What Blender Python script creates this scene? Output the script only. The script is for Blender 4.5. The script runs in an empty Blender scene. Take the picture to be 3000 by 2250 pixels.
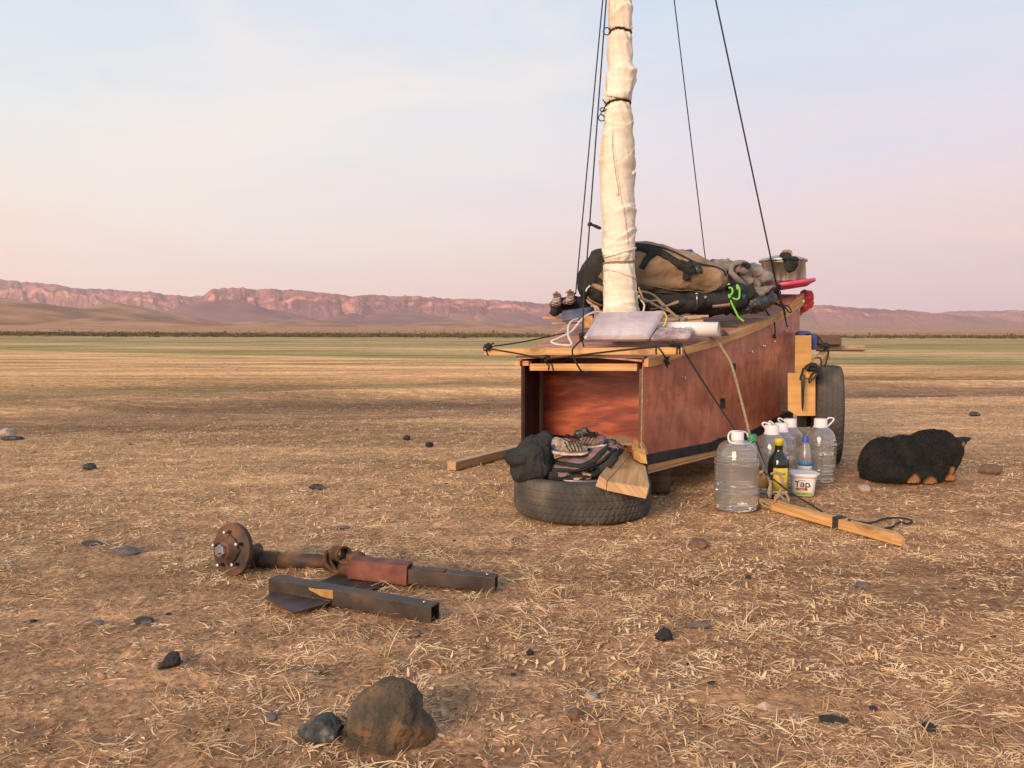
import bpy, bmesh, math, random
import numpy as np
from mathutils import Vector, Matrix, Quaternion
from mathutils.bvhtree import BVHTree
random.seed(7)
S = bpy.context.scene
COL = S.collection
R = math.radians

# ---------------------------------------------------------------- camera
FPX, CXP, CYP = 2284.0, 1500.0, 1125.0          # focal length and centre in photograph pixels (3000 x 2250)
CAMZ = 0.80
PITCH = math.atan((1125 - 975) / FPX)
cam_d = bpy.data.cameras.new('camera'); cam = bpy.data.objects.new('camera', cam_d); COL.objects.link(cam)
cam_d.sensor_width = 36; cam_d.lens = 36 * FPX / 3000
cam_d.clip_start = 0.05; cam_d.clip_end = 20000
cam.location = (0, 0, CAMZ); cam.rotation_euler = (math.pi / 2 - PITCH, 0, 0)
S.camera = cam

# ---------------------------------------------------------------- world, sun, exposure
SUN_EL, SUN_AZ = 19.0, 214.0                       # low sun behind the camera, a little to the left (azimuth clockwise from +Y)
w = bpy.data.worlds.new('World'); S.world = w; w.use_nodes = True
nt = w.node_tree; nt.nodes.clear()
def N(nt, typ, **kw):
    n = nt.nodes.new(typ)
    for k, v in kw.items(): setattr(n, k, v)
    return n
def L(nt, a, b): nt.links.new(a, b)
def s2l(c):
    return tuple((x / 255 / 12.92 if x / 255 <= .04045 else ((x / 255 + .055) / 1.055) ** 2.4) for x in c)
def ramp(nt, stops, interp='LINEAR'):
    r = N(nt, 'ShaderNodeValToRGB'); e = r.color_ramp.elements; r.color_ramp.interpolation = interp
    while len(e) < len(stops): e.new(0.5)
    for i, (p, c) in enumerate(stops):
        e[i].position = p; e[i].color = (*c, 1) if len(c) == 3 else c
    return r
wo = N(nt, 'ShaderNodeOutputWorld'); bg = N(nt, 'ShaderNodeBackground')
sky = N(nt, 'ShaderNodeTexSky', sky_type='NISHITA', sun_disc=False)
sky.sun_elevation = R(SUN_EL); sky.sun_rotation = R(SUN_AZ); sky.dust_density = 3.0; sky.ozone_density = 2.0
tc = N(nt, 'ShaderNodeTexCoord'); sep = N(nt, 'ShaderNodeSeparateXYZ'); L(nt, tc.outputs['Generated'], sep.inputs[0])
# thin high cloud veil: two sets of tints, west (cream) and east (lilac pink), broken by soft noise
mp = N(nt, 'ShaderNodeMapping'); mp.inputs['Scale'].default_value = (1.3, 1.3, 6.0); L(nt, tc.outputs['Generated'], mp.inputs[0])
n1 = N(nt, 'ShaderNodeTexNoise'); n1.inputs['Scale'].default_value = 1.6; n1.inputs['Detail'].default_value = 5; n1.inputs['Roughness'].default_value = .45; n1.inputs['Distortion'].default_value = .4
L(nt, mp.outputs[0], n1.inputs[0])
def math_(nt, op, a, b=None, c=None, clamp=False):
    m = N(nt, 'ShaderNodeMath', operation=op, use_clamp=clamp)
    for i, v in enumerate((a, b, c)):
        if v is None: continue
        if isinstance(v, (int, float)): m.inputs[i].default_value = v
        else: L(nt, v, m.inputs[i])
    return m.outputs[0]
hgt = math_(nt, 'ADD', sep.outputs[2], math_(nt, 'MULTIPLY', math_(nt, 'SUBTRACT', n1.outputs[0], .5), .16))
rl = ramp(nt, [(0, s2l((236, 210, 202))), (.07, s2l((243, 221, 206))), (.14, s2l((234, 226, 217))), (.22, s2l((224, 228, 227))), (.36, s2l((204, 217, 230))), (.7, s2l((160, 186, 216)))])
rr = ramp(nt, [(0, s2l((206, 182, 190))), (.07, s2l((222, 197, 200))), (.14, s2l((227, 207, 211))), (.22, s2l((216, 212, 224))), (.36, s2l((198, 212, 228))), (.7, s2l((166, 184, 210)))])
L(nt, hgt, rl.inputs[0]); L(nt, hgt, rr.inputs[0])
side = math_(nt, 'MULTIPLY_ADD', sep.outputs[0], 1.1, math_(nt, 'MULTIPLY_ADD', n1.outputs[0], 1.0, -.04), clamp=True)
mixs = N(nt, 'ShaderNodeMix', data_type='RGBA'); L(nt, side, mixs.inputs['Factor']); L(nt, rl.outputs[0], mixs.inputs[6]); L(nt, rr.outputs[0], mixs.inputs[7])
mul = N(nt, 'ShaderNodeMix', data_type='RGBA', blend_type='MULTIPLY'); mul.inputs['Factor'].default_value = 1
mul.inputs[7].default_value = (.07, .07, .07, 1); L(nt, sky.outputs[0], mul.inputs[6])
mixv = N(nt, 'ShaderNodeMix', data_type='RGBA'); mixv.inputs['Factor'].default_value = .95
# broken cream cloud, brightest up to the left of the mast, and thin rosy streaks low down
mp2 = N(nt, 'ShaderNodeMapping'); mp2.inputs['Scale'].default_value = (1.0, 1.0, 2.6); mp2.inputs['Rotation'].default_value = (0, R(14), 0); L(nt, tc.outputs['Generated'], mp2.inputs[0])
n2 = N(nt, 'ShaderNodeTexNoise'); n2.inputs['Scale'].default_value = 2.3; n2.inputs['Detail'].default_value = 8; n2.inputs['Roughness'].default_value = .55; n2.inputs['Distortion'].default_value = .7; L(nt, mp2.outputs[0], n2.inputs[0])
dt = N(nt, 'ShaderNodeVectorMath', operation='DOT_PRODUCT'); dt.inputs[1].default_value = Vector((-.16, .94, .26)).normalized(); L(nt, tc.outputs['Generated'], dt.inputs[0])
core = math_(nt, 'MULTIPLY_ADD', math_(nt, 'SUBTRACT', dt.outputs['Value'], .93), 7.0, 0, True)
cm = math_(nt, 'MULTIPLY_ADD', math_(nt, 'ADD', n2.outputs[0], math_(nt, 'MULTIPLY', core, .34)), 4.2, -2.35, True)
cl1 = N(nt, 'ShaderNodeMix', data_type='RGBA'); L(nt, math_(nt, 'MULTIPLY', cm, .72), cl1.inputs[0]); L(nt, mixs.outputs[2], cl1.inputs[6]); cl1.inputs[7].default_value = (*s2l((236, 228, 222)), 1)
mp3 = N(nt, 'ShaderNodeMapping'); mp3.inputs['Scale'].default_value = (1.2, 1.2, 11.0); mp3.inputs['Location'].default_value = (3, 1, 2); L(nt, tc.outputs['Generated'], mp3.inputs[0])
n3 = N(nt, 'ShaderNodeTexNoise'); n3.inputs['Scale'].default_value = 2.0; n3.inputs['Detail'].default_value = 7; n3.inputs['Distortion'].default_value = .5; L(nt, mp3.outputs[0], n3.inputs[0])
sm = math_(nt, 'MULTIPLY', math_(nt, 'MULTIPLY_ADD', n3.outputs[0], 5.0, -2.6, True), math_(nt, 'MULTIPLY_ADD', sep.outputs[2], -3.0, 1.15, True))
cl2 = N(nt, 'ShaderNodeMix', data_type='RGBA'); L(nt, math_(nt, 'MULTIPLY', sm, .42), cl2.inputs[0]); L(nt, cl1.outputs[2], cl2.inputs[6]); cl2.inputs[7].default_value = (*s2l((244, 212, 200)), 1)
L(nt, mul.outputs[2], mixv.inputs[6]); L(nt, cl2.outputs[2], mixv.inputs[7])
L(nt, mixv.outputs[2], bg.inputs[0]); bg.inputs[1].default_value = .82; L(nt, bg.outputs[0], wo.inputs[0])

sd = bpy.data.lights.new('sun', 'SUN'); sd.energy = 3.0; sd.angle = R(26); sd.color = (1.0, .70, .47)
so = bpy.data.objects.new('sun', sd); COL.objects.link(so)
az = R(SUN_AZ); tosun = Vector((math.sin(az) * math.cos(R(SUN_EL)), math.cos(az) * math.cos(R(SUN_EL)), math.sin(R(SUN_EL))))
so.rotation_euler = tosun.to_track_quat('Z', 'Y').to_euler()
S.view_settings.view_transform = 'Standard'; S.view_settings.look = 'None'; S.view_settings.exposure = 0.55; S.view_settings.gamma = 1
S.cycles.transparent_max_bounces = 16; S.cycles.max_bounces = 8; S.cycles.transmission_bounces = 8; S.cycles.volume_bounces = 1
S.cycles.use_denoising = True

# ---------------------------------------------------------------- photograph pixel -> world (real depths)
_f = Vector((0, math.cos(PITCH), -math.sin(PITCH))); _u = Vector((0, math.sin(PITCH), math.cos(PITCH)))
C0 = Vector((0, 0, CAMZ))
def ray(px, py): return Vector((1, 0, 0)) * ((px - CXP) / FPX) + _u * ((CYP - py) / FPX) + _f
def at(p, Y):
    d = ray(*p); return C0 + d * (Y / d.y)
def gp(p, z=0.0):
    d = ray(*p); return C0 + d * ((z - CAMZ) / d.z)
def pl(p, p0, n):
    d = ray(*p); return C0 + d * ((p0 - C0).dot(n) / d.dot(n))
def zf(ox, oy, s): return lambda x, y: (ox + x / s, oy + y / s)
z1 = zf(1400, 650, 3.16); z2 = zf(1900, 650, 3.16); z3 = zf(1400, 1050, 3.16); z4 = zf(1950, 1100, 2.765)
z5 = zf(550, 1450, 2.212); z6 = zf(1500, 0, 2.765); z8 = zf(2200, 850, 2.765)
q1 = zf(1600, 680, 5.53); q2 = zf(2000, 680, 5.53); q3 = zf(1450, 1220, 4.424); q4 = zf(580, 1500, 4.424); q5 = zf(2400, 1200, 3.687)
dd = zf(0, 0, 1 / 1.3562)

# ---------------------------------------------------------------- numpy noise
def _h(ix, iy, iz, seed):
    h = (ix.astype(np.int64) * 374761393 + iy.astype(np.int64) * 668265263 + iz.astype(np.int64) * 2147483647 + seed * 1274126177) & 0xffffffff
    h = ((h ^ (h >> 13)) * 1274126177) & 0xffffffff
    return ((h ^ (h >> 16)) & 0xffff) / 65535.0
def vn(x, y, z=None, seed=0):
    x = np.asarray(x, float); y = np.asarray(y, float)
    z = np.zeros_like(x) if z is None else np.asarray(z, float)
    ix, iy, iz = np.floor(x), np.floor(y), np.floor(z)
    fx, fy, fz = x - ix, y - iy, z - iz
    fx, fy, fz = (t * t * (3 - 2 * t) for t in (fx, fy, fz))
    r = 0
    for dx in (0, 1):
        for dy in (0, 1):
            for dz in (0, 1):
                r = r + _h(ix + dx, iy + dy, iz + dz, seed) * (fx if dx else 1 - fx) * (fy if dy else 1 - fy) * (fz if dz else 1 - fz)
    return r * 2 - 1
def fbm(x, y, z=None, o=4, seed=0, g=.5):
    a, r, f = 1.0, 0, 1.0
    for i in range(o):
        r = r + a * vn(x * f, y * f, None if z is None else z * f, seed + i * 17); a *= g; f *= 2.03
    return r
def ridge(x, y, z=None, o=3, seed=0):
    a, r, f = 1.0, 0, 1.0
    for i in range(o):
        r = r + a * (1 - np.abs(vn(x * f, y * f, None if z is None else z * f, seed + i * 13)) * 2); a *= .5; f *= 2.1
    return r

# ---------------------------------------------------------------- objects
def tag(o, label=None, cat=None, group=None, kind=None):
    if label: o['label'] = label
    if cat: o['category'] = cat
    if group: o['group'] = group
    if kind: o['kind'] = kind
    return o
def empty(name, loc, label, cat, group=None):
    o = bpy.data.objects.new(name, None); COL.objects.link(o); o.location = loc; o.empty_display_size = .05
    return tag(o, label, cat, group)
def root_of(o):
    while o.parent: o = o.parent
    return o
def link_mesh(name, me, parent=None, loc=None):
    o = bpy.data.objects.new(name, me); COL.objects.link(o)
    org = Vector(root_of(parent).location) if parent else (Vector(loc) if loc is not None else Vector((0, 0, 0)))
    if org.length: me.transform(Matrix.Translation(-org))
    if parent: o.parent = parent
    else: o.location = org
    return o
def np_mesh(name, V, F, mats, smooth=False):
    """V (n,3) array, F (m,4) or (m,3) int array"""
    me = bpy.data.meshes.new(name); V = np.asarray(V, np.float32); F = np.asarray(F, np.int32)
    k = F.shape[1]
    me.vertices.add(len(V)); me.vertices.foreach_set('co', V.ravel())
    me.loops.add(F.size); me.loops.foreach_set('vertex_index', F.ravel())
    me.polygons.add(len(F)); me.polygons.foreach_set('loop_start', np.arange(0, F.size, k, dtype=np.int32))
    me.polygons.foreach_set('loop_total', np.full(len(F), k, np.int32))
    me.update(calc_edges=True)
    me.polygons.foreach_set('use_smooth', np.full(len(F), smooth, bool))
    for m in (mats if isinstance(mats, (list, tuple)) else [mats]): me.materials.append(m)
    return me
def grid_faces(nu, nv, wu=False, wv=False):
    iu = np.arange(nu if wu else nu - 1); iv = np.arange(nv if wv else nv - 1)
    A, B = np.meshgrid(iu, iv, indexing='ij'); A2 = (A + 1) % nu; B2 = (B + 1) % nv
    return np.stack([A * nv + B, A2 * nv + B, A2 * nv + B2, A * nv + B2], -1).reshape(-1, 4)

class MB:
    def __init__(s): s.v = []; s.f = []; s.uv = []; s.sm = []; s.mi = []
    def add(s, vs, fs, uvs=None, sm=False, mi=0):
        b = len(s.v); s.v += [Vector(x) for x in vs]
        for i, f in enumerate(fs):
            s.f.append([b + k for k in f]); s.uv.append(uvs[i] if uvs else None); s.sm.append(sm); s.mi.append(mi)
    def hexa(s, c, mi=0):
        """c: 8 corners, bottom 0-3 (ccw from above), top 4-7; u runs along 0->1"""
        c = [Vector(x) for x in c]
        fs = [(3, 2, 1, 0), (4, 5, 6, 7), (0, 1, 5, 4), (1, 2, 6, 5), (2, 3, 7, 6), (3, 0, 4, 7)]
        ax = ((c[1] - c[0]) + (c[2] - c[3]) + (c[5] - c[4]) + (c[6] - c[7]))
        a2 = ((c[3] - c[0]) + (c[2] - c[1]) + (c[7] - c[4]) + (c[6] - c[5])); a3 = (c[4] - c[0]) + (c[6] - c[2])
        dirs = sorted((ax, a2, a3), key=lambda q: -q.length); dirs = [q.normalized() if q.length > 1e-9 else Vector((1, 0, 0)) for q in dirs]
        off = random.random() * 7
        uvs = []
        for f in fs:
            uvs.append([(c[k].dot(dirs[0]) + off, c[k].dot(dirs[1]) + c[k].dot(dirs[2]) * .9 + off) for k in f])
        s.add(c, fs, uvs, False, mi)
    def beam(s, p0, p1, w, h, up=(0, 0, 1), mi=0, off=(0, 0)):
        p0, p1 = Vector(p0), Vector(p1); d = (p1 - p0).normalized(); sd_ = d.cross(Vector(up)).normalized(); u = sd_.cross(d).normalized()
        p0 = p0 + sd_ * off[0] + u * off[1]; p1 = p1 + sd_ * off[0] + u * off[1]
        a = sd_ * w / 2; b = u * h / 2
        s.hexa([p0 - a - b, p1 - a - b, p1 + a - b, p0 + a - b, p0 - a + b, p1 - a + b, p1 + a + b, p0 + a + b][0:8], mi)
    def slab(s, quad, t, mi=0):
        """quad of 4 points; thickness vector t"""
        q = [Vector(x) for x in quad]; t = Vector(t)
        c = q + [x + t for x in q]
        s.hexa(c, mi)
    def tube(s, pts, r, n=8, mi=0, closed=False, sm=True):
        pts = [Vector(p) for p in pts]; m = len(pts); rs = r if isinstance(r, (list, tuple)) else [r] * m
        prev = None; rings = []
        for i, p in enumerate(pts):
            if closed: t = pts[(i + 1) % m] - pts[i - 1]
            else: t = pts[min(i + 1, m - 1)] - pts[max(i - 1, 0)]
            if t.length < 1e-9: t = Vector((0, 0, 1))
            t.normalize()
            if prev is None:
                a = t.orthogonal().normalized()
            else:
                a = (prev - t * prev.dot(t)); a = a.normalized() if a.length > 1e-6 else t.orthogonal().normalized()
            prev = a; b = t.cross(a)
            rings.append([p + (a * math.cos(2 * math.pi * k / n) + b * math.sin(2 * math.pi * k / n)) * rs[i] for k in range(n)])
        vs = [x for rg in rings for x in rg]; fs = []
        for i in range(m if closed else m - 1):
            j = (i + 1) % m
            for k in range(n): fs.append((i * n + k, i * n + (k + 1) % n, j * n + (k + 1) % n, j * n + k))
        if not closed: fs.append(tuple(range(n - 1, -1, -1))); fs.append(tuple((m - 1) * n + k for k in range(n)))
        s.add(vs, fs, None, sm, mi)
    def lathe(s, prof, o=(0, 0, 0), axis=(0, 0, 1), n=40, mi=0, sm=True, squash=None, closed=False):
        """prof: list of (radius, height)"""
        ax = Vector(axis).normalized(); a = ax.orthogonal().normalized() if abs(ax.z) < .99 else Vector((1, 0, 0)); b = ax.cross(a); o = Vector(o)
        vs = []; fs = []
        for (r, h) in prof:
            for k in range(n):
                t = 2 * math.pi * k / n; rr_ = r * (squash(t) if squash else 1)
                vs.append(o + ax * h + (a * math.cos(t) + b * math.sin(t)) * rr_)
        m = len(prof)
        for i in range(m if closed else m - 1):
            j = (i + 1) % m
            for k in range(n): fs.append((i * n + k, i * n + (k + 1) % n, j * n + (k + 1) % n, j * n + k))
        if not closed:
            if prof[0][0] > 1e-6: fs.append(tuple(range(n - 1, -1, -1)))
            if prof[-1][0] > 1e-6: fs.append(tuple((m - 1) * n + k for k in range(n)))
        s.add(vs, fs, None, sm, mi)
    def build(s, name, mats, parent=None, loc=None, bevel=0, subsurf=0):
        me = bpy.data.meshes.new(name); me.from_pydata([tuple(v) for v in s.v], [], s.f)
        for m in (mats if isinstance(mats, (list, tuple)) else [mats]): me.materials.append(m)
        uvl = me.uv_layers.new(name='UVMap')
        vv = s.v
        for p in me.polygons:
            p.use_smooth = s.sm[p.index]; p.material_index = s.mi[p.index]; u = s.uv[p.index]
            for k, li in enumerate(p.loop_indices):
                if u: uvl.data[li].uv = u[k]
                else:
                    c = vv[me.loops[li].vertex_index]; uvl.data[li].uv = (c.x + c.y * .7, c.z + c.y * .2)
        o = link_mesh(name, me, parent, loc)
        bm = bmesh.new(); bm.from_mesh(me); bmesh.ops.recalc_face_normals(bm, faces=bm.faces); bm.to_mesh(me); bm.free()
        if bevel:
            b = o.modifiers.new('b', 'BEVEL'); b.width = bevel; b.segments = 2; b.limit_method = 'ANGLE'; b.angle_limit = R(40)
        if subsurf:
            b = o.modifiers.new('s', 'SUBSURF'); b.levels = subsurf; b.render_levels = subsurf
        return o
def smooth_path(pts, k=6):
    pts = [Vector(p) for p in pts]; out = []
    for i in range(len(pts) - 1):
        p0 = pts[max(i - 1, 0)]; p1 = pts[i]; p2 = pts[i + 1]; p3 = pts[min(i + 2, len(pts) - 1)]
        for j in range(k):
            t = j / k
            out.append(.5 * ((2 * p1) + (p2 - p0) * t + (2 * p0 - 5 * p1 + 4 * p2 - p3) * t * t + (3 * p1 - p0 - 3 * p2 + p3) * t ** 3))
    out.append(pts[-1]); return out
def knot(mb, p, r=.012, t=.003, n=5, ax=(0, 0, 1), seed=1):
    rnd = random.Random(seed); p = Vector(p)
    for i in range(n):
        q = Quaternion((rnd.uniform(-1, 1), rnd.uniform(-1, 1), rnd.uniform(-1, 1)), rnd.uniform(0, 2.5))
        rr_ = r * rnd.uniform(.5, 1.1); c = p + Vector((rnd.uniform(-.5, .5), rnd.uniform(-.3, .3), rnd.uniform(-.5, .5))) * r
        mb.tube([c + q @ Vector((math.cos(a) * rr_, math.sin(a) * rr_ * .7, math.sin(a * 2) * t)) for a in np.linspace(0, 2 * math.pi, 14)[:-1]], t, 6, closed=True)

def blob(parts, vox=.012, smooth_it=4, wr=None, seed=1, flat_z=None):
    """union of ellipsoids (centre, (rx,ry,rz), rotation euler deg) remeshed to ONE surface; wr = list of (amp, scale(x,y,z), kind)"""
    bm = bmesh.new()
    for p in parts:
        c, r = p[0], p[1]; e = p[2] if len(p) > 2 else (0, 0, 0)
        from mathutils import Euler
        m = Matrix.Translation(c) @ Euler([R(t) for t in e]).to_matrix().to_4x4() @ Matrix.Diagonal((*r, 1))
        bmesh.ops.create_icosphere(bm, subdivisions=4, radius=1, matrix=m)
    me = bpy.data.meshes.new('t'); bm.to_mesh(me); bm.free()
    o = bpy.data.objects.new('t', me); COL.objects.link(o)
    m = o.modifiers.new('r', 'REMESH'); m.mode = 'VOXEL'; m.voxel_size = vox
    if smooth_it:
        m = o.modifiers.new('s', 'SMOOTH'); m.iterations = smooth_it; m.factor = .6
    dg = bpy.context.evaluated_depsgraph_get()
    me2 = bpy.data.meshes.new_from_object(o.evaluated_get(dg)); bpy.data.objects.remove(o)
    n = len(me2.vertices); co = np.zeros(n * 3, np.float32); me2.vertices.foreach_get('co', co); co = co.reshape(-1, 3)
    no = np.zeros(n * 3, np.float32); me2.vertices.foreach_get('normal', no); no = no.reshape(-1, 3)
    if wr:
        d = np.zeros(n)
        for i, (amp, sc, kind) in enumerate(wr):
            x, y, z = co[:, 0] * sc[0], co[:, 1] * sc[1], co[:, 2] * sc[2]
            if kind == 'fbm': d += amp * fbm(x, y, z, 4, seed + i * 31)
            elif kind == 'crease':
                wx = fbm(x * .4, y * .4, z * .4, 2, seed + 77) * 1.2
                d += amp * ((1 - np.abs(vn(x + wx, y - wx, z + wx * .5, seed + i * 37))) ** 7 - .18)
                d += amp * .5 * ((1 - np.abs(vn(x * 1.9 - wx, y * 1.9 + wx, z * 1.9, seed + i * 41))) ** 7 - .18)
            else:
                wx = fbm(x * .5, y * .5, z * .5, 2, seed + 99)
                d += amp * (ridge(x + wx, y + wx, z, 2, seed + i * 31) - .6)
        co = co + no * d[:, None].astype(np.float32)
    if flat_z is not None: co[:, 2] = np.maximum(co[:, 2], flat_z)
    me2.vertices.foreach_set('co', co.ravel()); me2.update()
    me2.polygons.foreach_set('use_smooth', np.ones(len(me2.polygons), bool))
    me2.materials.clear()
    return me2
def obj_blob(name, parts, mat, parent=None, loc=None, **kw):
    me = blob(parts, **kw); me.materials.append(mat)
    bv = BVHTree.FromPolygons([v.co.copy() for v in me.vertices], [tuple(p.vertices) for p in me.polygons])
    o = link_mesh(name, me, parent, loc)
    return o, bv
def epx(c, rx, ry, Y, ryd, rot=0):
    """ellipsoid from photo-pixel centre and half sizes at depth Y"""
    s = Y / FPX
    return (at(c, Y), (rx * s, ryd, ry * s), (0, rot, 0))
def hitp(p, bv, off=.003, Yd=4.3):
    d = ray(*p).normalized(); h = bv.ray_cast(C0, d)
    if h[0] is None: return at(p, Yd), -d
    n = h[1]; n = n if n.dot(d) < 0 else -n
    return h[0] + n * off, n
def ribbon(mb, path, wid, bv, th=.003, Yd=4.3, k=8, mi=0):
    """a strap lying on a surface, following a path of photo pixels"""
    P = smooth_path([Vector((a, b, 0)) for a, b in path], k); pts = []; nor = []
    for q in P:
        h, n = hitp((q.x, q.y), bv, .004, Yd); pts.append(h); nor.append(n)
    for _ in range(3):
        pts = [pts[0]] + [(pts[i - 1] + pts[i] * 2 + pts[i + 1]) / 4 for i in range(1, len(pts) - 1)] + [pts[-1]]
        nor = [nor[0]] + [(nor[i - 1] + nor[i] * 2 + nor[i + 1]).normalized() for i in range(1, len(nor) - 1)] + [nor[-1]]
    vs = []; fs = []; m = len(pts)
    for i in range(m):
        t = (pts[min(i + 1, m - 1)] - pts[max(i - 1, 0)]).normalized(); sdv = t.cross(nor[i]).normalized() * (wid[i * (len(wid) - 1) // (m - 1)] if isinstance(wid, (list, tuple)) else wid) / 2
        a = nor[i] * th
        vs += [pts[i] - sdv, pts[i] + sdv, pts[i] + sdv + a, pts[i] - sdv + a]
    for i in range(m - 1):
        for k_ in range(4): fs.append((i * 4 + k_, i * 4 + (k_ + 1) % 4, (i + 1) * 4 + (k_ + 1) % 4, (i + 1) * 4 + k_))
    fs += [(3, 2, 1, 0), tuple((m - 1) * 4 + k_ for k_ in range(4))]
    mb.add(vs, fs, None, True, mi)

# ---------------------------------------------------------------- materials
def mat(name, c1, c2=None, c3=None, scale=6, detail=6, rough=.8, rvar=0, bump=0, bscale=40, bdist=.01, metal=0, stretch=(1, 1, 1), coord='Object', spec=.5, coat=0, lo=.35, hi=.65, distort=0, bstretch=None, sheen=0):
    m = bpy.data.materials.new(name); m.use_nodes = True; nt = m.node_tree; b = nt.nodes['Principled BSDF']
    tc = N(nt, 'ShaderNodeTexCoord'); mp = N(nt, 'ShaderNodeMapping'); mp.inputs['Scale'].default_value = stretch; L(nt, tc.outputs[coord], mp.inputs[0])
    b.inputs['Roughness'].default_value = rough; b.inputs['Metallic'].default_value = metal; b.inputs['Specular IOR Level'].default_value = spec
    b.inputs['Coat Weight'].default_value = coat; b.inputs['Coat Roughness'].default_value = .15
    if sheen: b.inputs['Sheen Weight'].default_value = sheen
    n = N(nt, 'ShaderNodeTexNoise'); n.inputs['Scale'].default_value = scale; n.inputs['Detail'].default_value = detail; n.inputs['Distortion'].default_value = distort; L(nt, mp.outputs[0], n.inputs[0])
    if c2 is None: b.inputs['Base Color'].default_value = (*c1, 1)
    else:
        st = [(lo, c1), (hi, c2)] if c3 is None else [(lo, c1), ((lo + hi) / 2, c2), (hi, c3)]
        r = ramp(nt, st); L(nt, n.outputs[0], r.inputs[0]); L(nt, r.outputs[0], b.inputs['Base Color'])
    if rvar: L(nt, math_(nt, 'MULTIPLY_ADD', n.outputs[0], rvar, rough - rvar / 2, True), b.inputs['Roughness'])
    if bump:
        n2 = N(nt, 'ShaderNodeTexNoise'); n2.inputs['Scale'].default_value = bscale; n2.inputs['Detail'].default_value = 5
        if bstretch:
            mp2 = N(nt, 'ShaderNodeMapping'); mp2.inputs['Scale'].default_value = bstretch; L(nt, tc.outputs[coord], mp2.inputs[0]); L(nt, mp2.outputs[0], n2.inputs[0])
        else: L(nt, mp.outputs[0], n2.inputs[0])
        bp = N(nt, 'ShaderNodeBump'); bp.inputs['Strength'].default_value = bump; bp.inputs['Distance'].default_value = bdist
        L(nt, n2.outputs[0], bp.inputs['Height']); L(nt, bp.outputs[0], b.inputs['Normal'])
    return m
def wood(name, c1, c2, ck, rough=.7, knots=True, gs=1.0, gloss=0):
    """grain runs along U (metres)"""
    m = bpy.data.materials.new(name); m.use_nodes = True; nt = m.node_tree; b = nt.nodes['Principled BSDF']
    uv = N(nt, 'ShaderNodeUVMap', uv_map='UVMap'); mp = N(nt, 'ShaderNodeMapping'); mp.inputs['Scale'].default_value = (2.2 * gs, 55 * gs, 1); L(nt, uv.outputs[0], mp.inputs[0])
    n = N(nt, 'ShaderNodeTexNoise'); n.inputs['Scale'].default_value = 1.6; n.inputs['Detail'].default_value = 6; n.inputs['Distortion'].default_value = .6; L(nt, mp.outputs[0], n.inputs[0])
    r = ramp(nt, [(.34, c1), (.62, c2)]); L(nt, n.outputs[0], r.inputs[0])
    n3 = N(nt, 'ShaderNodeTexNoise'); n3.inputs['Scale'].default_value = 5; n3.inputs['Detail'].default_value = 4; L(nt, uv.outputs[0], n3.inputs[0])
    mx = N(nt, 'ShaderNodeMix', data_type='RGBA', blend_type='MULTIPLY'); r3 = ramp(nt, [(.3, (.72, .70, .68)), (.62, (1, 1, 1))]); L(nt, n3.outputs[0], r3.inputs[0])
    mx.inputs['Factor'].default_value = .8; L(nt, r.outputs[0], mx.inputs[6]); L(nt, r3.outputs[0], mx.inputs[7])
    out = mx.outputs[2]
    if knots:
        mk = N(nt, 'ShaderNodeMapping'); mk.inputs['Scale'].default_value = (4.2, 13, 1); L(nt, uv.outputs[0], mk.inputs[0])
        vo = N(nt, 'ShaderNodeTexVoronoi', feature='F1'); vo.inputs['Scale'].default_value = 1.0; L(nt, mk.outputs[0], vo.inputs[0])
        rk = ramp(nt, [(.10, (1, 1, 1)), (.17, (.25, .25, .25)), (.22, (.6, .6, .6)), (.30, (0, 0, 0))]); L(nt, vo.outputs['Distance'], rk.inputs[0])
        m2 = N(nt, 'ShaderNodeMix', data_type='RGBA'); L(nt, math_(nt, 'MULTIPLY', rk.outputs[0], .7), m2.inputs['Factor']); L(nt, out, m2.inputs[6]); m2.inputs[7].default_value = (*ck, 1); out = m2.outputs[2]
    L(nt, out, b.inputs['Base Color']); b.inputs['Roughness'].default_value = rough; b.inputs['Coat Weight'].default_value = gloss
    bp = N(nt, 'ShaderNodeBump'); bp.inputs['Strength'].default_value = .35; bp.inputs['Distance'].default_value = .002
    L(nt, n.outputs[0], bp.inputs['Height']); L(nt, bp.outputs[0], b.inputs['Normal'])
    return m

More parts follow.
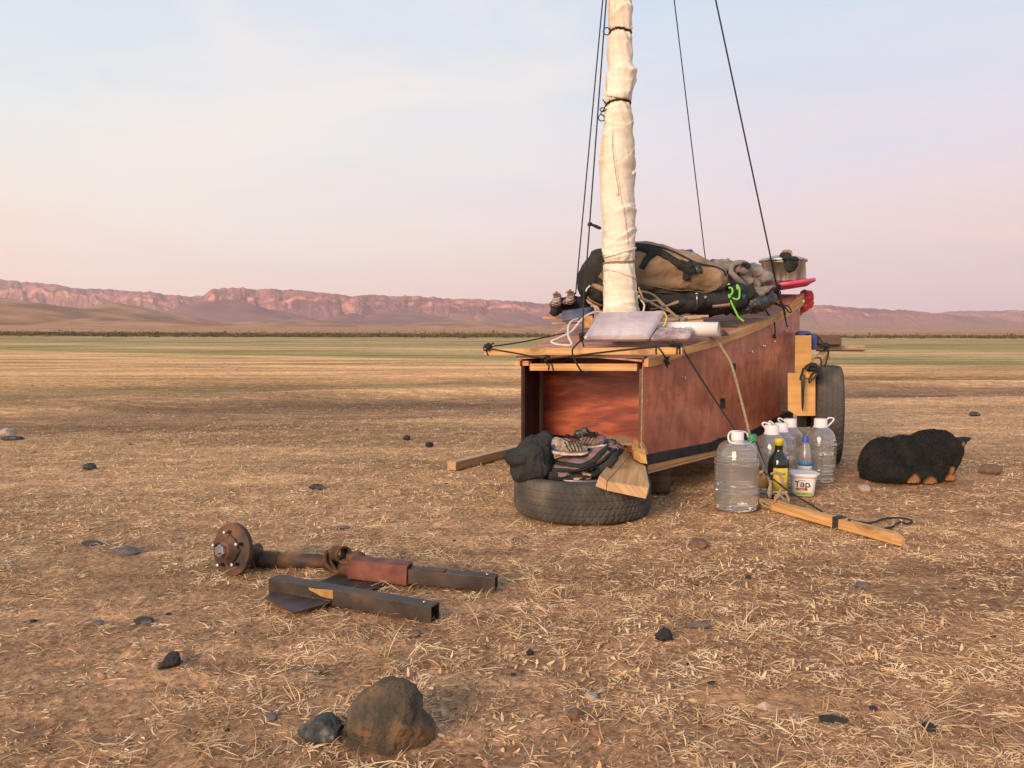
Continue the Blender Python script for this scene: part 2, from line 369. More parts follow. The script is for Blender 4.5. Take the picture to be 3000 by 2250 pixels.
# ---------------------------------------------------------------- ground
PX = lambda d: 975 + CAMZ * FPX / d
def far_slope(u): return .0105 - .0065 * np.clip((u + .66) / 1.3, 0, 1)
KY, KV = [7, 8, 10.9, 13, 22, 60], [.46, .46, .28, .15, -.57, -.57]
def band_q(x, y): return y - np.interp(y, KY, KV) * x
def ground_z(x, y, fine=True):
    x = np.asarray(x, float); y = np.asarray(y, float); r = np.hypot(x, y)
    fade = np.clip((r - 5.2) / 6, 0, 1)
    z = .030 * fade * fbm(x * .12, y * .35, o=3, seed=3) * np.clip(12 / (r + .1), .25, 1)
    # low banks crossing the plain: the lips of an old vehicle track
    q = band_q(x, y) + .25 * fbm(x * .5, y * .5, o=3, seed=19)
    ss = lambda a, b: (lambda t: t * t * (3 - 2 * t))(np.clip((q - a) / (b - a), 0, 1))
    ins = (y > 0) * np.clip((r - 4) / 2, 0, 1)
    z = z + ins * (.020 * ss(6.4, 7.5) - .085 * ss(7.6, 8.3) + .085 * ss(10.1, 10.9) - .06 * ss(11.1, 11.6) + .07 * ss(12.6, 13.4))
    if fine:
        nz = np.clip(1.6 - r / 14, 0, 1)
        z = z + nz * (.0045 * fbm(x * 5, y * 5, o=3, seed=11) + .0035 * fbm(x * 24, y * 24, o=3, seed=12))
        z = z - nz * .002
    u = np.where(np.abs(y) > 1, x / np.maximum(np.abs(y), 1), 0)
    far = np.clip(r - 150, 0, None)
    return z + far * np.where(y > 0, far_slope(u), .004) + np.clip(far / 300, 0, 1) * 1.5 * fbm(x * .004, y * .004, o=3, seed=8)
def ground_mat():
    m = bpy.data.materials.new('dry_plain'); m.use_nodes = True; nt = m.node_tree; b = nt.nodes['Principled BSDF']
    b.inputs['Roughness'].default_value = .95; b.inputs['Specular IOR Level'].default_value = .15
    tc = N(nt, 'ShaderNodeTexCoord'); sp = N(nt, 'ShaderNodeSeparateXYZ'); L(nt, tc.outputs['Object'], sp.inputs[0])
    def noise(sc, det, st=(1, 1, 1), dist=0, rg=.5):
        mp = N(nt, 'ShaderNodeMapping'); mp.inputs['Scale'].default_value = st; L(nt, tc.outputs['Object'], mp.inputs[0])
        n = N(nt, 'ShaderNodeTexNoise'); n.inputs['Scale'].default_value = sc; n.inputs['Detail'].default_value = det; n.inputs['Distortion'].default_value = dist; n.inputs['Roughness'].default_value = rg
        L(nt, mp.outputs[0], n.inputs[0]); return n.outputs[0]
    def mix(f, a, c, bt='MIX'):
        x = N(nt, 'ShaderNodeMix', data_type='RGBA', blend_type=bt)
        for v, i in ((f, 0), (a, 6), (c, 7)):
            if isinstance(v, (int, float)): x.inputs[i].default_value = v
            elif isinstance(v, tuple): x.inputs[i].default_value = (*v, 1)
            else: L(nt, v, x.inputs[i])
        return x.outputs[2]
    # bands of soil and grazed grass across the plain, laid out in metres from the camp
    wob = noise(.10, 4, (.45, 1.0, 1), .5)
    kr = ramp(nt, [(a / 60, ((b + .6) / 1.1,) * 3) for a, b in zip(KY, KV)]); L(nt, math_(nt, 'DIVIDE', sp.outputs[1], 60.0), kr.inputs[0])
    kk = math_(nt, 'MULTIPLY_ADD', kr.outputs[0], 1.1, -.6)
    yq = math_(nt, 'SUBTRACT', sp.outputs[1], math_(nt, 'MULTIPLY', sp.outputs[0], kk))
    yq = math_(nt, 'MAXIMUM', yq, 1.0)
    lg = math_(nt, 'DIVIDE', math_(nt, 'LOGARITHM', yq, 10.0), 2.6)
    w2 = noise(.8, 5, (.5, 1, 1), .3); lg = math_(nt, 'ADD', lg, math_(nt, 'ADD', math_(nt, 'MULTIPLY', math_(nt, 'SUBTRACT', wob, .5), .014), math_(nt, 'MULTIPLY', math_(nt, 'SUBTRACT', w2, .5), .014)))
    w3 = noise(.045, 5, (.55, 1, 1), 1.2); lg = math_(nt, 'ADD', lg, math_(nt, 'MULTIPLY', math_(nt, 'MULTIPLY', math_(nt, 'SUBTRACT', w3, .5), .42), math_(nt, 'MULTIPLY_ADD', lg, 5.0, -2.5, True)))
    def P(d): return math.log10(d) / 2.6
    soil = (.62, .315, .190); brown = (.55, .315, .185); straw = (.84, .52, .265); olive = (.46, .33, .155); green = (.36, .33, .13); tan = (.54, .31, .19)
    fld = ramp(nt, [(P(1.3), (.50, .290, .180)), (P(2.6), (.58, .350, .215)), (P(4), (.68, .430, .262)), (P(7.2), (.76, .485, .285)), (P(7.8), (.36, .215, .135)), (P(10.1), (.42, .262, .160)), (P(10.7), (.86, .55, .31)), (P(11.1), (.80, .50, .27)), (P(11.5), (.44, .29, .15)),
                    (P(12.8), (.50, .34, .17)), (P(13.4), straw), (P(21), (.88, .58, .29)), (P(23), green), (P(29), (.52, .42, .19)), (P(34), (.76, .53, .27)), (P(48), (.50, .40, .18)), (P(62), green), (P(80), (.62, .46, .23)), (P(130), (.52, .39, .21)), (P(240), tan)])
    L(nt, lg, fld.inputs[0])
    # streaks elongated across the view by grazing and wind
    st1 = noise(.9, 7, (.16, 1.0, 1), .3); st2 = noise(.05, 5, (.3, 1.0, 1), .2)
    rs = ramp(nt, [(.38, (.66, .64, .62)), (.6, (1.22, 1.2, 1.15))]); L(nt, st1, rs.inputs[0])
    col = mix(1.0, fld.outputs[0], rs.outputs[0], 'MULTIPLY')
    rs2 = ramp(nt, [(.38, (.82, .84, .76)), (.58, (1.14, 1.07, 1.08))]); L(nt, st2, rs2.inputs[0]); col = mix(1.0, col, rs2.outputs[0], 'MULTIPLY')
    # close-up: crumbly soil with bleached chaff
    a1 = noise(9, 8, rg=.6); a2 = noise(55, 8, rg=.65); a3 = noise(2.2, 6)
    r1 = ramp(nt, [(.34, (.46, .43, .41)), (.5, (1, 1, 1)), (.66, (1.45, 1.36, 1.25))]); L(nt, a2, r1.inputs[0]); col = mix(1.0, col, r1.outputs[0], 'MULTIPLY')
    r2 = ramp(nt, [(.35, (.74, .72, .74)), (.62, (1.15, 1.15, 1.1))]); L(nt, a1, r2.inputs[0]); col = mix(.9, col, r2.outputs[0], 'MULTIPLY')
    r3 = ramp(nt, [(.50, (0, 0, 0)), (.62, (1, 1, 1))]); L(nt, a3, r3.inputs[0])
    ch = noise(30, 6, (.35, 1, 1), .8, .7); rc = ramp(nt, [(.53, (0, 0, 0)), (.60, (1, 1, 1))]); L(nt, ch, rc.inputs[0])
    near = math_(nt, 'MULTIPLY', math_(nt, 'SUBTRACT', 1.15, math_(nt, 'MULTIPLY', sp.outputs[1], .09), None, True), rc.outputs[0])
    col = mix(math_(nt, 'MULTIPLY', near, .38), col, (.46, .30, .17))
    # pale speckle further off, where single stalks cannot be told apart
    sp2 = noise(7, 8, (.25, 1, 1), .3, .75); rp = ramp(nt, [(.50, (.72, .70, .68)), (.62, (1.35, 1.3, 1.2))]); L(nt, sp2, rp.inputs[0])
    col = mix(.75, col, rp.outputs[0], 'MULTIPLY')
    L(nt, col, b.inputs['Base Color'])
    bp = N(nt, 'ShaderNodeBump'); bp.inputs['Strength'].default_value = .9; bp.inputs['Distance'].default_value = .018
    L(nt, math_(nt, 'ADD', a2, math_(nt, 'MULTIPLY', a1, .8)), bp.inputs['Height']); L(nt, bp.outputs[0], b.inputs['Normal'])
    return m
def build_ground():
    fr = np.radians(np.linspace(-52, 52, 470)); bk = np.radians(np.linspace(52, 308, 44))[1:-1]
    ang = np.concatenate([fr, bk])
    r = np.concatenate([[0.02, .3, .6], np.geomspace(.9, 22, 470), np.geomspace(22, 4100, 150)[1:]])
    Rr, A = np.meshgrid(r, ang, indexing='ij')
    x = Rr * np.sin(A); y = Rr * np.cos(A); z = ground_z(x, y)
    V = np.stack([x, y, z], -1).reshape(-1, 3); F = grid_faces(len(r), len(ang), False, True)
    o = link_mesh('ground', np_mesh('ground', V, F[:, ::-1], ground_mat(), True)); tag(o, kind='structure')
build_ground()

# ---------------------------------------------------------------- hills and mesas
def rock_mat():
    m = bpy.data.materials.new('mesa_rock'); m.use_nodes = True; nt = m.node_tree; b = nt.nodes['Principled BSDF']; b.inputs['Roughness'].default_value = .95; b.inputs['Specular IOR Level'].default_value = .1
    tc = N(nt, 'ShaderNodeTexCoord'); ge = N(nt, 'ShaderNodeNewGeometry'); sp = N(nt, 'ShaderNodeSeparateXYZ'); L(nt, ge.outputs['Normal'], sp.inputs[0])
    def noise(sc, st=(1, 1, 1), det=6):
        mp = N(nt, 'ShaderNodeMapping'); mp.inputs['Scale'].default_value = st; L(nt, tc.outputs['Object'], mp.inputs[0])
        n = N(nt, 'ShaderNodeTexNoise'); n.inputs['Scale'].default_value = sc; n.inputs['Detail'].default_value = det; L(nt, mp.outputs[0], n.inputs[0]); return n.outputs[0]
    cl = ramp(nt, [(.38, (.20, .090, .085)), (.5, (.42, .180, .150)), (.62, (.58, .28, .22))]); L(nt, noise(.035, (1, .3, .9), 9), cl.inputs[0])
    ta = ramp(nt, [(.36, (.20, .105, .105)), (.64, (.38, .175, .150))]); L(nt, noise(.006, (1, .5, 3)), ta.inputs[0])
    mx = N(nt, 'ShaderNodeMix', data_type='RGBA'); L(nt, math_(nt, 'MULTIPLY_ADD', sp.outputs[2], -3.2, 2.75, True), mx.inputs[0]); L(nt, ta.outputs[0], mx.inputs[6]); L(nt, cl.outputs[0], mx.inputs[7])
    # the feet of the slopes run out into tan dust
    so_ = N(nt, 'ShaderNodeSeparateXYZ'); L(nt, tc.outputs['Object'], so_.inputs[0])
    m3 = N(nt, 'ShaderNodeMix', data_type='RGBA'); L(nt, math_(nt, 'MULTIPLY_ADD', math_(nt, 'ADD', so_.outputs[2], math_(nt, 'MULTIPLY', noise(.004), 30)), -.045, 2.6, True), m3.inputs[0])
    L(nt, mx.outputs[2], m3.inputs[6]); m3.inputs[7].default_value = (.30, .175, .115, 1)
    L(nt, m3.outputs[2], b.inputs['Base Color'])
    bp = N(nt, 'ShaderNodeBump'); bp.inputs['Strength'].default_value = .6; bp.inputs['Distance'].default_value = 14; L(nt, noise(.045, (1, 1, .7), 9), bp.inputs['Height']); L(nt, bp.outputs[0], b.inputs['Normal'])
    return m
ROCK = rock_mat()
def crest_z(us, pts, Y):
    xs = [(p[0] * 1.3562 - CXP) / FPX for p in pts]; ys = [(975 - p[1] * 1.3562) / FPX for p in pts]
    return np.interp(us, xs, ys) * Y + CAMZ
def mesa(name, pts, Yc, u0, u1, seed, base, cliff=.42, depth=520, taper=(0, 0), nu=1100):
    u = np.linspace(u0, u1, nu); s = np.concatenate([np.linspace(0, .52, 34), np.linspace(.53, .64, 44), np.linspace(.66, 1.3, 14)])
    U, T = np.meshgrid(u, s, indexing='ij')
    zc = crest_z(U, pts, Yc) + 2.2 * fbm(U * 160, U * 0, o=3, seed=seed + 5)
    wU = U + .010 * fbm(U * 40, T * 6, o=3, seed=seed + 44)
    amp = .4 + 1.2 * np.clip(fbm(U * 14, U * 0 + 7, o=2, seed=seed + 45) + .5, 0, 1)
    but = .036 * fbm(wU * 15, U * 0 + 3.3, o=4, seed=seed, g=.55) * amp + .010 * fbm(wU * 95, T * 9, o=3, seed=seed + 2) * amp
    t = T + but * np.clip(T / .3, 0, 1) + .03 * fbm(U * 9, U * 0, o=2, seed=seed + 9)
    zb = base(U)
    tal = (1 - cliff) * np.clip(t / .54, 0, 1) ** 1.75
    wid = .12 + .22 * np.clip(fbm(U * 18, U * 0 + 11, o=3, seed=seed + 51) + .35, 0, 1); step = np.clip((t - .54 + .03 * fbm(wU * 60, T * 12, o=3, seed=seed + 52)) / wid, 0, 1); step = step * step * (3 - 2 * step)
    mid = .08 * np.clip((t - .535) / .012, 0, 1)
    H = tal + (cliff - .08) * step + mid
    H = H + .10 * fbm(wU * 45, T * 3, o=4, seed=seed + 23) * np.clip(t / .4, 0, 1) * (1 - step) + .03 * ridge(U * 34, T * 1.3, o=3, seed=seed + 21) * np.clip(t / .4, 0, 1) * (1 - step) - .025 * (1 - step)
    k = 1.0
    if taper[0]: k = k * np.clip((U - u0) / taper[0], 0, 1)
    if taper[1]: k = k * np.clip((u1 - U) / taper[1], 0, 1)
    k = k * k * (3 - 2 * k) if not isinstance(k, float) else 1
    z = zb + (zc - zb) * H * k - 3 * (T > 1.05) * (T - 1.05) * 60
    Yy = Yc + (T - .57) * depth
    z = np.where(T <= 0, zb - 8, z)
    V = np.stack([U * Yy, Yy, z], -1).reshape(-1, 3)
    o = link_mesh(name, np_mesh(name, V, grid_faces(len(u), len(s)), ROCK, False)); tag(o, kind='structure'); return o
BASE = lambda Y: (lambda U: far_slope(U) * (Y - 150) - 1.0)
mesa('mesa', [(-900, 560), (-300, 580), (0, 597), (60, 603), (100, 607), (170, 617), (250, 622), (330, 629), (375, 635), (520, 652), (700, 668)], 2750, -1.35, -.22, 4, BASE(2500), .30, 620, (0, .10))
mesa('mesa', [(330, 660), (400, 640), (440, 628), (455, 620), (520, 618), (580, 620), (640, 622), (680, 627), (720, 632), (745, 635), (770, 636), (800, 633), (830, 634), (870, 637), (900, 640), (1000, 645), (1100, 648), (1190, 652), (1300, 655), (1450, 656), (1600, 656), (1750, 658), (1850, 662), (1950, 668), (2050, 678), (2110, 684), (2150, 686), (2212, 697), (2300, 705), (2600, 715), (3600, 716)], 2350, -.475, 1.35, 9, BASE(2050), .30, 560, (.10, 0))
tag(bpy.data.objects['mesa'], kind='structure')
# blue hump far beyond the gap
mesa('mesa', [(300, 655), (380, 642), (420, 636), (600, 640), (800, 655), (1000, 680), (1300, 700)], 3350, -.50, .1, 31, BASE(3000), .2, 600, (.1, .1), 300)
mesa('mesa', [(1900, 690), (2050, 672), (2212, 668), (2500, 672), (3000, 690)], 3350, .35, 1.3, 33, BASE(3000), .2, 600, (.1, .1), 300)
HILL = mat('hill_grass', (.22, .115, .062), (.33, .18, .095), (.46, .26, .14), scale=.02, detail=8, rough=.95, spec=.1, bump=.3, bscale=.1, bdist=2)
HILLD = mat('foothill', (.21, .120, .115), (.31, .165, .145), scale=.015, detail=8, rough=.95, spec=.1, bump=.4, bscale=.05, bdist=4)
def hill(cx, cy, hw, Y, m, depth=None, sharp=1.7, seed=1):
    u0 = (cx * 1.3562 - CXP) / FPX; hu = hw * 1.3562 / FPX; top = (975 - cy * 1.3562) / FPX * Y + CAMZ; base = float(far_slope(u0)) * (Y - 150) - 3
    X0 = u0 * Y; W_ = hu * Y; D_ = depth or W_ * .8
    a = np.linspace(-1, 1, 150); b_ = np.linspace(-1, 1, 90); A, B = np.meshgrid(a, b_, indexing='ij')
    rr_ = np.sqrt(A * A + B * B) * (1 + .12 * fbm(A * 2 + seed, B * 2, o=3, seed=seed))
    z = np.clip(1 - rr_, 0, 1); z = z ** sharp * 1.0 * (1 + .5 * (1 - z)); z = z / 1.0
    z = z + .03 * ridge(A * 3, B * 3, o=4, seed=seed + 4) * np.clip(z * 4, 0, 1) * (1 - z)
    V = np.stack([X0 + A * W_, Y + B * D_, base + (top - base) * z - (z <= 0) * 4], -1).reshape(-1, 3)
    o = link_mesh('hill', np_mesh('hill', V, grid_faces(150, 90), m, True)); tag(o, kind='structure')
hill(-60, 634, 480, 1000, HILL, 260, 1.25, 1); hill(255, 654, 240, 1150, HILL, 260, 1.3, 2); hill(265, 680, 170, 850, HILL, 160, 1.3, 3)
hill(120, 668, 420, 1250, HILL, 260, 1.3, 5)
hill(490, 646, 250, 1700, HILLD, 260, 1.35, 6); hill(870, 668, 210, 1700, HILLD, 220, 1.4, 7); hill(760, 676, 120, 1650, HILLD, 180, 1.4, 17); hill(590, 668, 200, 1750, HILLD, 200, 1.4, 8); hill(1120, 672, 160, 1800, HILLD, 220, 1.5, 10)
hill(640, 690, 330, 1300, HILL, 200, 1.2, 11); hill(1000, 694, 300, 1400, HILL, 200, 1.2, 12); hill(330, 690, 330, 800, HILL, 140, 1.2, 14)

# low scrub along the far edge of the plain
def scrub():
    rng = np.random.default_rng(5); n = 5200
    u = rng.uniform(-.95, .95, n); dens = np.where(u < .02, 1, .35); keep = rng.random(n) < dens; u = u[keep]
    Y = 165 + rng.normal(0, 9, len(u)) - 45 * np.clip((u + .66) / 1.3, 0, 1); h = rng.uniform(.25, .75, len(u)) * np.where(u < -.3, 1.0, np.where(u < .05, 1.1, .6)) * (1 + .9 * (rng.random(len(u)) < .04))
    X = u * Y; z0 = ground_z(X, Y, False)
    k = 46
    cx = np.repeat(X, k) + rng.normal(0, 1, len(X) * k) * np.repeat(h, k) * .8; cy = np.repeat(Y, k) + rng.normal(0, .5, len(X) * k)
    cz = np.repeat(z0, k) + np.abs(rng.normal(0, .5, len(X) * k)) * np.repeat(h, k) * .8 + .03
    c = np.stack([cx, cy, cz], -1); s = rng.uniform(.05, .14, len(cx))[:, None]
    V = np.stack([c + rng.normal(0, 1, c.shape) * s for _ in range(3)], 1).reshape(-1, 3)
    F = np.arange(len(V)).reshape(-1, 3)
    o = link_mesh('scrub', np_mesh('scrub', V, F, mat('scrub_leaves', (.075, .070, .036), (.13, .105, .05), (.21, .15, .08), scale=.3, rough=.9, spec=.1)))
    tag(o, 'low dark green scrub growing along the far edge of the plain', 'scrub', kind='stuff')
scrub()
# ---------------------------------------------------------------- dry grass on the near plain
STRAW = mat('straw', (.34, .205, .105), (.64, .425, .225), (.84, .63, .38), scale=7, detail=8, rough=.75, spec=.25, lo=.3, hi=.68)
def blades(rx, ry, rz, azm, el, ln, wd, bend, curl):
    n = len(rx); K = 5; t = np.linspace(0, 1, K)
    hor = np.zeros((n, K)); ver = np.zeros((n, K)); sdw = np.zeros((n, K))
    for i in range(1, K):
        e = el + bend * t[i]; a = curl * t[i]
        hor[:, i] = hor[:, i - 1] + np.cos(e) * np.cos(a) * ln / (K - 1); sdw[:, i] = sdw[:, i - 1] + np.cos(e) * np.sin(a) * ln / (K - 1)
        ver[:, i] = ver[:, i - 1] + np.sin(e) * ln / (K - 1)
    ca, sa = np.cos(azm)[:, None], np.sin(azm)[:, None]
    x = rx[:, None] + hor * ca - sdw * sa; y = ry[:, None] + hor * sa + sdw * ca
    z = np.maximum(rz[:, None] + ver, rz[:, None] + .001)
    wv = wd[:, None] * np.array([.6, 1, .95, .7, .12])[None, :]
    tw = np.random.default_rng(3).uniform(-1, 1, n)[:, None]
    px_, py_, pz_ = -sa * wv, ca * wv, tw * wv * .9
    A = np.stack([x - px_, y - py_, z - pz_ + .001], -1); B = np.stack([x + px_, y + py_, z + pz_ + .001], -1)
    V = np.stack([A, B], 2).reshape(-1, 3)
    base = np.arange(n)[:, None] * (2 * K) + np.arange(K - 1)[None, :] * 2
    F = np.stack([base, base + 1, base + 3, base + 2], -1).reshape(-1, 4)
    return V, F
def clear_of(x, y):
    m = np.ones(len(x), bool)
    for (ax, ay, bx, by, rad) in ((.32, 3.48, .32, 3.48, .31), (-.74, 2.42, -.22, 2.14, .03), (-.5, 2.54, -.05, 2.42, .03), (1.02, 3.48, 1.02, 3.48, .11), (1.25, 3.7, 1.6, 4.2, .13), (1.5, 4.15, 2.3, 4.15, .16), (-.25, 1.5, -.25, 1.5, .09)):
        dx, dy = bx - ax, by - ay; l2 = dx * dx + dy * dy + 1e-9
        t = np.clip(((x - ax) * dx + (y - ay) * dy) / l2, 0, 1); m &= np.hypot(x - ax - t * dx, y - ay - t * dy) > rad
    # little grows under the cart
    return m
def bare(x, y, rng):
    q = band_q(x, y); b_ = ((q > 7.7) & (q < 10.4)) | ((q > 11.3) & (q < 13)); return ~b_ | (rng.random(len(x)) < .22)
def grass():
    rng = np.random.default_rng(21); parts = []
    def scatter(n, r0, r1, ex=.5):
        r = r0 * (r1 / r0) ** (rng.random(n) ** ex) if ex else rng.uniform(r0, r1, n)
        a = np.radians(rng.uniform(-46, 46, n)); return r * np.sin(a), r * np.cos(a), r
    # tufts
    x, y, r = scatter(21000, 1.15, 15, .62)
    dn = fbm(x * .8, y * .8, o=3, seed=41) + .6 * fbm(x * 3, y * 3, o=2, seed=42)
    k = clear_of(x, y) & bare(x, y, rng) & (dn > -.65 + .75 * rng.random(len(x)) - .25 * (r > 5)); x, y, r = x[k], y[k], r[k]
    cnt = rng.integers(5, 19, len(x)); idx = np.repeat(np.arange(len(x)), cnt); n = len(idx)
    lean = (.35 + 1.1 * fbm(x * .7, y * .7, o=2, seed=71) + rng.normal(0, .9, len(x)) + np.pi * (rng.random(len(x)) < .35))[idx]; spread = rng.uniform(.5, 3.0, len(x))[idx]; sz = rng.gamma(4, .25, len(x))[idx]
    tx = x[idx] + rng.normal(0, .010, n) * (1 + r[idx] * .08); ty = y[idx] + rng.normal(0, .010, n) * (1 + r[idx] * .08)
    ln = np.clip(rng.gamma(3.0, .0080, n), .008, .085) * sz * np.clip(1.25 - r[idx] * .13, .40, 1.1)
    azm = lean + rng.normal(0, 1, n) * spread * .5; el = rng.uniform(.08, 1.15, n) * rng.uniform(.4, 1, n)
    wd = (.0004 + rng.random(n) * .0007) * (1 + r[idx] * .09)
    parts.append(blades(tx, ty, ground_z(tx, ty), azm, el, ln, wd, rng.uniform(-1.7, -.1, n), rng.normal(0, 1.0, n)))
    # short litter lying flat everywhere
    x, y, r = scatter(330000, 1.15, 18, .66)
    dn = fbm(x * .9 + 4, y * .9, o=3, seed=51) + .5 * fbm(x * 5, y * 5, o=2, seed=52)
    k = clear_of(x, y) & bare(x, y, rng) & (dn > -.8 + 1.2 * rng.random(len(x)) - .3 * (r > 4)); x, y, r = x[k], y[k], r[k]; n = len(x)
    ln = np.clip(rng.gamma(2.2, .0062, n), .004, .05) * np.clip(1.1 + r * .02, 1, 1.3); azm = rng.normal(0, 1, n) * .65 + np.where(rng.random(n) < .5, 0, np.pi) + .35 + 1.0 * fbm(x * .7, y * .7, o=2, seed=71)
    parts.append(blades(x, y, ground_z(x, y), azm, rng.uniform(-.05, .45, n), ln, (.0005 + rng.random(n) * .0008) * (1 + r * .08), rng.uniform(-.9, .3, n), rng.normal(0, 1.1, n)))
    # curled dry leaf scraps
    x, y, r = scatter(16000, 1.2, 9, .7); k = clear_of(x, y) & (fbm(x * 1.3, y * 1.3, o=2, seed=61) > -.2); x, y = x[k], y[k]; n = len(x)
    parts.append(blades(x, y, ground_z(x, y), rng.uniform(0, 6.28, n), rng.uniform(.1, .9, n), rng.uniform(.008, .024, n), rng.uniform(.0015, .0036, n), rng.uniform(-2, 1.5, n), rng.normal(0, 1, n)))
    V = []; F = []; b = 0
    for v, f in parts: V.append(v); F.append(f + b); b += len(v)
    o = link_mesh('dry_grass', np_mesh('dry_grass', np.concatenate(V), np.concatenate(F), STRAW))
    tag(o, 'bleached dry grass and straw lying over the reddish soil', 'grass', kind='stuff')
grass()
def pebbles():
    rng = np.random.default_rng(77); n = 26000; r = 1.2 * 9 ** (rng.random(n) ** .62); a = np.radians(rng.uniform(-45, 45, n)); x, y = r * np.sin(a), r * np.cos(a)
    z = ground_z(x, y); s = rng.gamma(1.6, .0014, n) + .0008; s = np.where(rng.random(n) < .06, s * 1.7 + .0008, s)
    o8 = np.array([[1, 0, 0], [-1, 0, 0], [0, 1, 0], [0, -1, 0], [0, 0, .7], [0, 0, -.7]])
    V = (np.stack([x, y, z], -1)[:, None, :] + o8[None] * s[:, None, None] * rng.uniform(.6, 1.3, (n, 6, 1))).reshape(-1, 3)
    f = np.array([[0, 2, 4], [2, 1, 4], [1, 3, 4], [3, 0, 4], [2, 0, 5], [1, 2, 5], [3, 1, 5], [0, 3, 5]])
    F = (np.arange(n)[:, None, None] * 6 + f[None]).reshape(-1, 3)
    o = link_mesh('gravel', np_mesh('gravel', V, F, mat('grit', (.14, .075, .050), (.36, .19, .12), (.56, .40, .30), scale=9, rough=.9, lo=.3, hi=.72)))
    tag(o, 'fine grit and crumbs of soil scattered on the bare earth', 'grit', kind='stuff')
pebbles()

# ---------------------------------------------------------------- stones
def stone(name, p, wpx, hpx, m, label, cat='stone', group=None, seed=1, facets=7, dep=1.0, Y=None, tilt=0, sub=5, rough=.05, ground=None):
    g = gp((p[0], p[1])) ; d = g.y; sc = d / FPX
    rx, rz = wpx * sc / 2, hpx * sc / 2 / .95; ry = rx * dep
    g = Vector((g.x, g.y + ry * .7, float(ground_z(g.x, g.y + ry * .7))))
    bm = bmesh.new(); bmesh.ops.create_icosphere(bm, subdivisions=sub, radius=1); rnd = random.Random(seed)
    me = bpy.data.meshes.new(name); bm.to_mesh(me); bm.free(); n = len(me.vertices)
    co = np.zeros(n * 3); me.vertices.foreach_get('co', co); co = co.reshape(-1, 3)
    for i in range(facets):
        v = np.array([rnd.gauss(0, 1), rnd.gauss(0, 1), rnd.gauss(0, .8)]); v /= np.linalg.norm(v); c = rnd.uniform(.62, .9)
        dt = co @ v; co = co - np.clip(dt - c, 0, None)[:, None] * v[None] * .9
    co = co / np.abs(co).max(0)
    nn = co / np.linalg.norm(co, axis=1)[:, None]
    co = co + nn * (rough * fbm(co[:, 0] * 2 + seed, co[:, 1] * 2, co[:, 2] * 2, 4, seed) + rough * .35 * fbm(co[:, 0] * 9, co[:, 1] * 9, co[:, 2] * 9, 3, seed + 3))[:, None]
    c_, s_ = math.cos(tilt), math.sin(tilt); x_, z_ = co[:, 0] * rx, co[:, 2] * rz
    co = np.stack([x_ * c_ - z_ * s_, co[:, 1] * ry, x_ * s_ + z_ * c_ + rz * .58], -1) + np.array(g)
    me.vertices.foreach_set('co', co.ravel()); me.update(); me.polygons.foreach_set('use_smooth', np.ones(len(me.polygons), bool)); me.materials.append(m)
    o = link_mesh(name, me, None, g); return tag(o, label, cat, group)
BOULD = mat('boulder', (.060, .050, .036), (.105, .078, .050), (.22, .125, .055), scale=17, detail=12, rough=.9, bump=1, bscale=70, bdist=.012, spec=.3, lo=.38, hi=.66)
def boulder():
    # outline of the photo's big stone, given real depth
    Yb = 1.495; prof = [(2.0, 0), (2.0, 0)]
    out = [(1005, 2215), (1003, 2150), (1018, 2070), (1050, 2020), (1085, 1998), (1130, 1986), (1165, 1992), (1192, 1984), (1212, 2010), (1240, 2060), (1262, 2110), (1278, 2150), (1275, 2205), (1230, 2236), (1130, 2240), (1050, 2232)]
    parts = []
    E = lambda x, y, rx, ry, ryd, rot=0, dY=0: epx((x, y), rx, ry, Yb + dY, ryd, rot)
    parts = [E(1138, 2130, 112, 108, .085), E(1105, 2110, 92, 92, .07, 20), E(1178, 2085, 64, 84, .055, 15), E(1140, 2190, 134, 62, .095), E(1212, 2150, 62, 80, .06, -12), E(1070, 2180, 66, 60, .06), E(1158, 2040, 76, 50, .05)]
    me = blob(parts, .006, 3, [(.004, (11, 11, 11), 'fbm'), (.0022, (45, 45, 45), 'fbm'), (.003, (20, 20, 20), 'ridge')], 5)
    n = len(me.vertices); co = np.zeros(n * 3); me.vertices.foreach_get('co', co); co = co.reshape(-1, 3); c = np.array(at((1138, 2110), Yb))
    rnd = random.Random(4); dirs = [(.25, -1, .5, .074), (-.7, -.6, .5, .072), (.9, -.3, .35, .074), (-.3, -1, -.2, .066), (.5, -.8, -.2, .07), (-.2, .2, 1, .082), (.7, 0, .75, .086), (-.9, 0, .6, .082), (.15, -.8, .9, .078), (-.5, -.5, .9, .078), (.95, -.6, -.1, .082), (-.85, -.7, -.2, .085), (.05, -1, .1, .068)]
    for a, b_, e, t in dirs:
        v = np.array([a, b_, e]); v = v / np.linalg.norm(v); dt = (co - c) @ v; co = co - np.clip(dt - t, 0, None)[:, None] * v * .95
    me.vertices.foreach_set('co', co.ravel()); me.update(); me.materials.append(BOULD)
    g = gp((1138, 2240)); tag(link_mesh('boulder', me, None, (g.x, Yb, 0)), 'large rough brown boulder with ochre patches in the dry grass', 'boulder')
boulder()
DARKST = mat('dark_stone', (.030, .033, .034), (.062, .064, .062), (.20, .19, .17), scale=40, detail=8, rough=.9, bump=.8, bscale=120, bdist=.004, lo=.4, hi=.72)
DUNG = mat('dung', (.016, .015, .015), (.036, .031, .028), scale=60, rough=.9, bump=.8, bscale=150, bdist=.004)
GREYST = mat('grey_stone', (.10, .085, .075), (.17, .14, .12), scale=30, rough=.9, bump=.5, bscale=90, bdist=.004)
PALEST = mat('pale_stone', (.30, .235, .18), (.46, .36, .28), scale=30, rough=.85, bump=.4, bscale=90, bdist=.004)
BROWNST = mat('brown_stone', (.11, .065, .040), (.20, .115, .07), scale=30, rough=.9, bump=.6, bscale=90, bdist=.004)
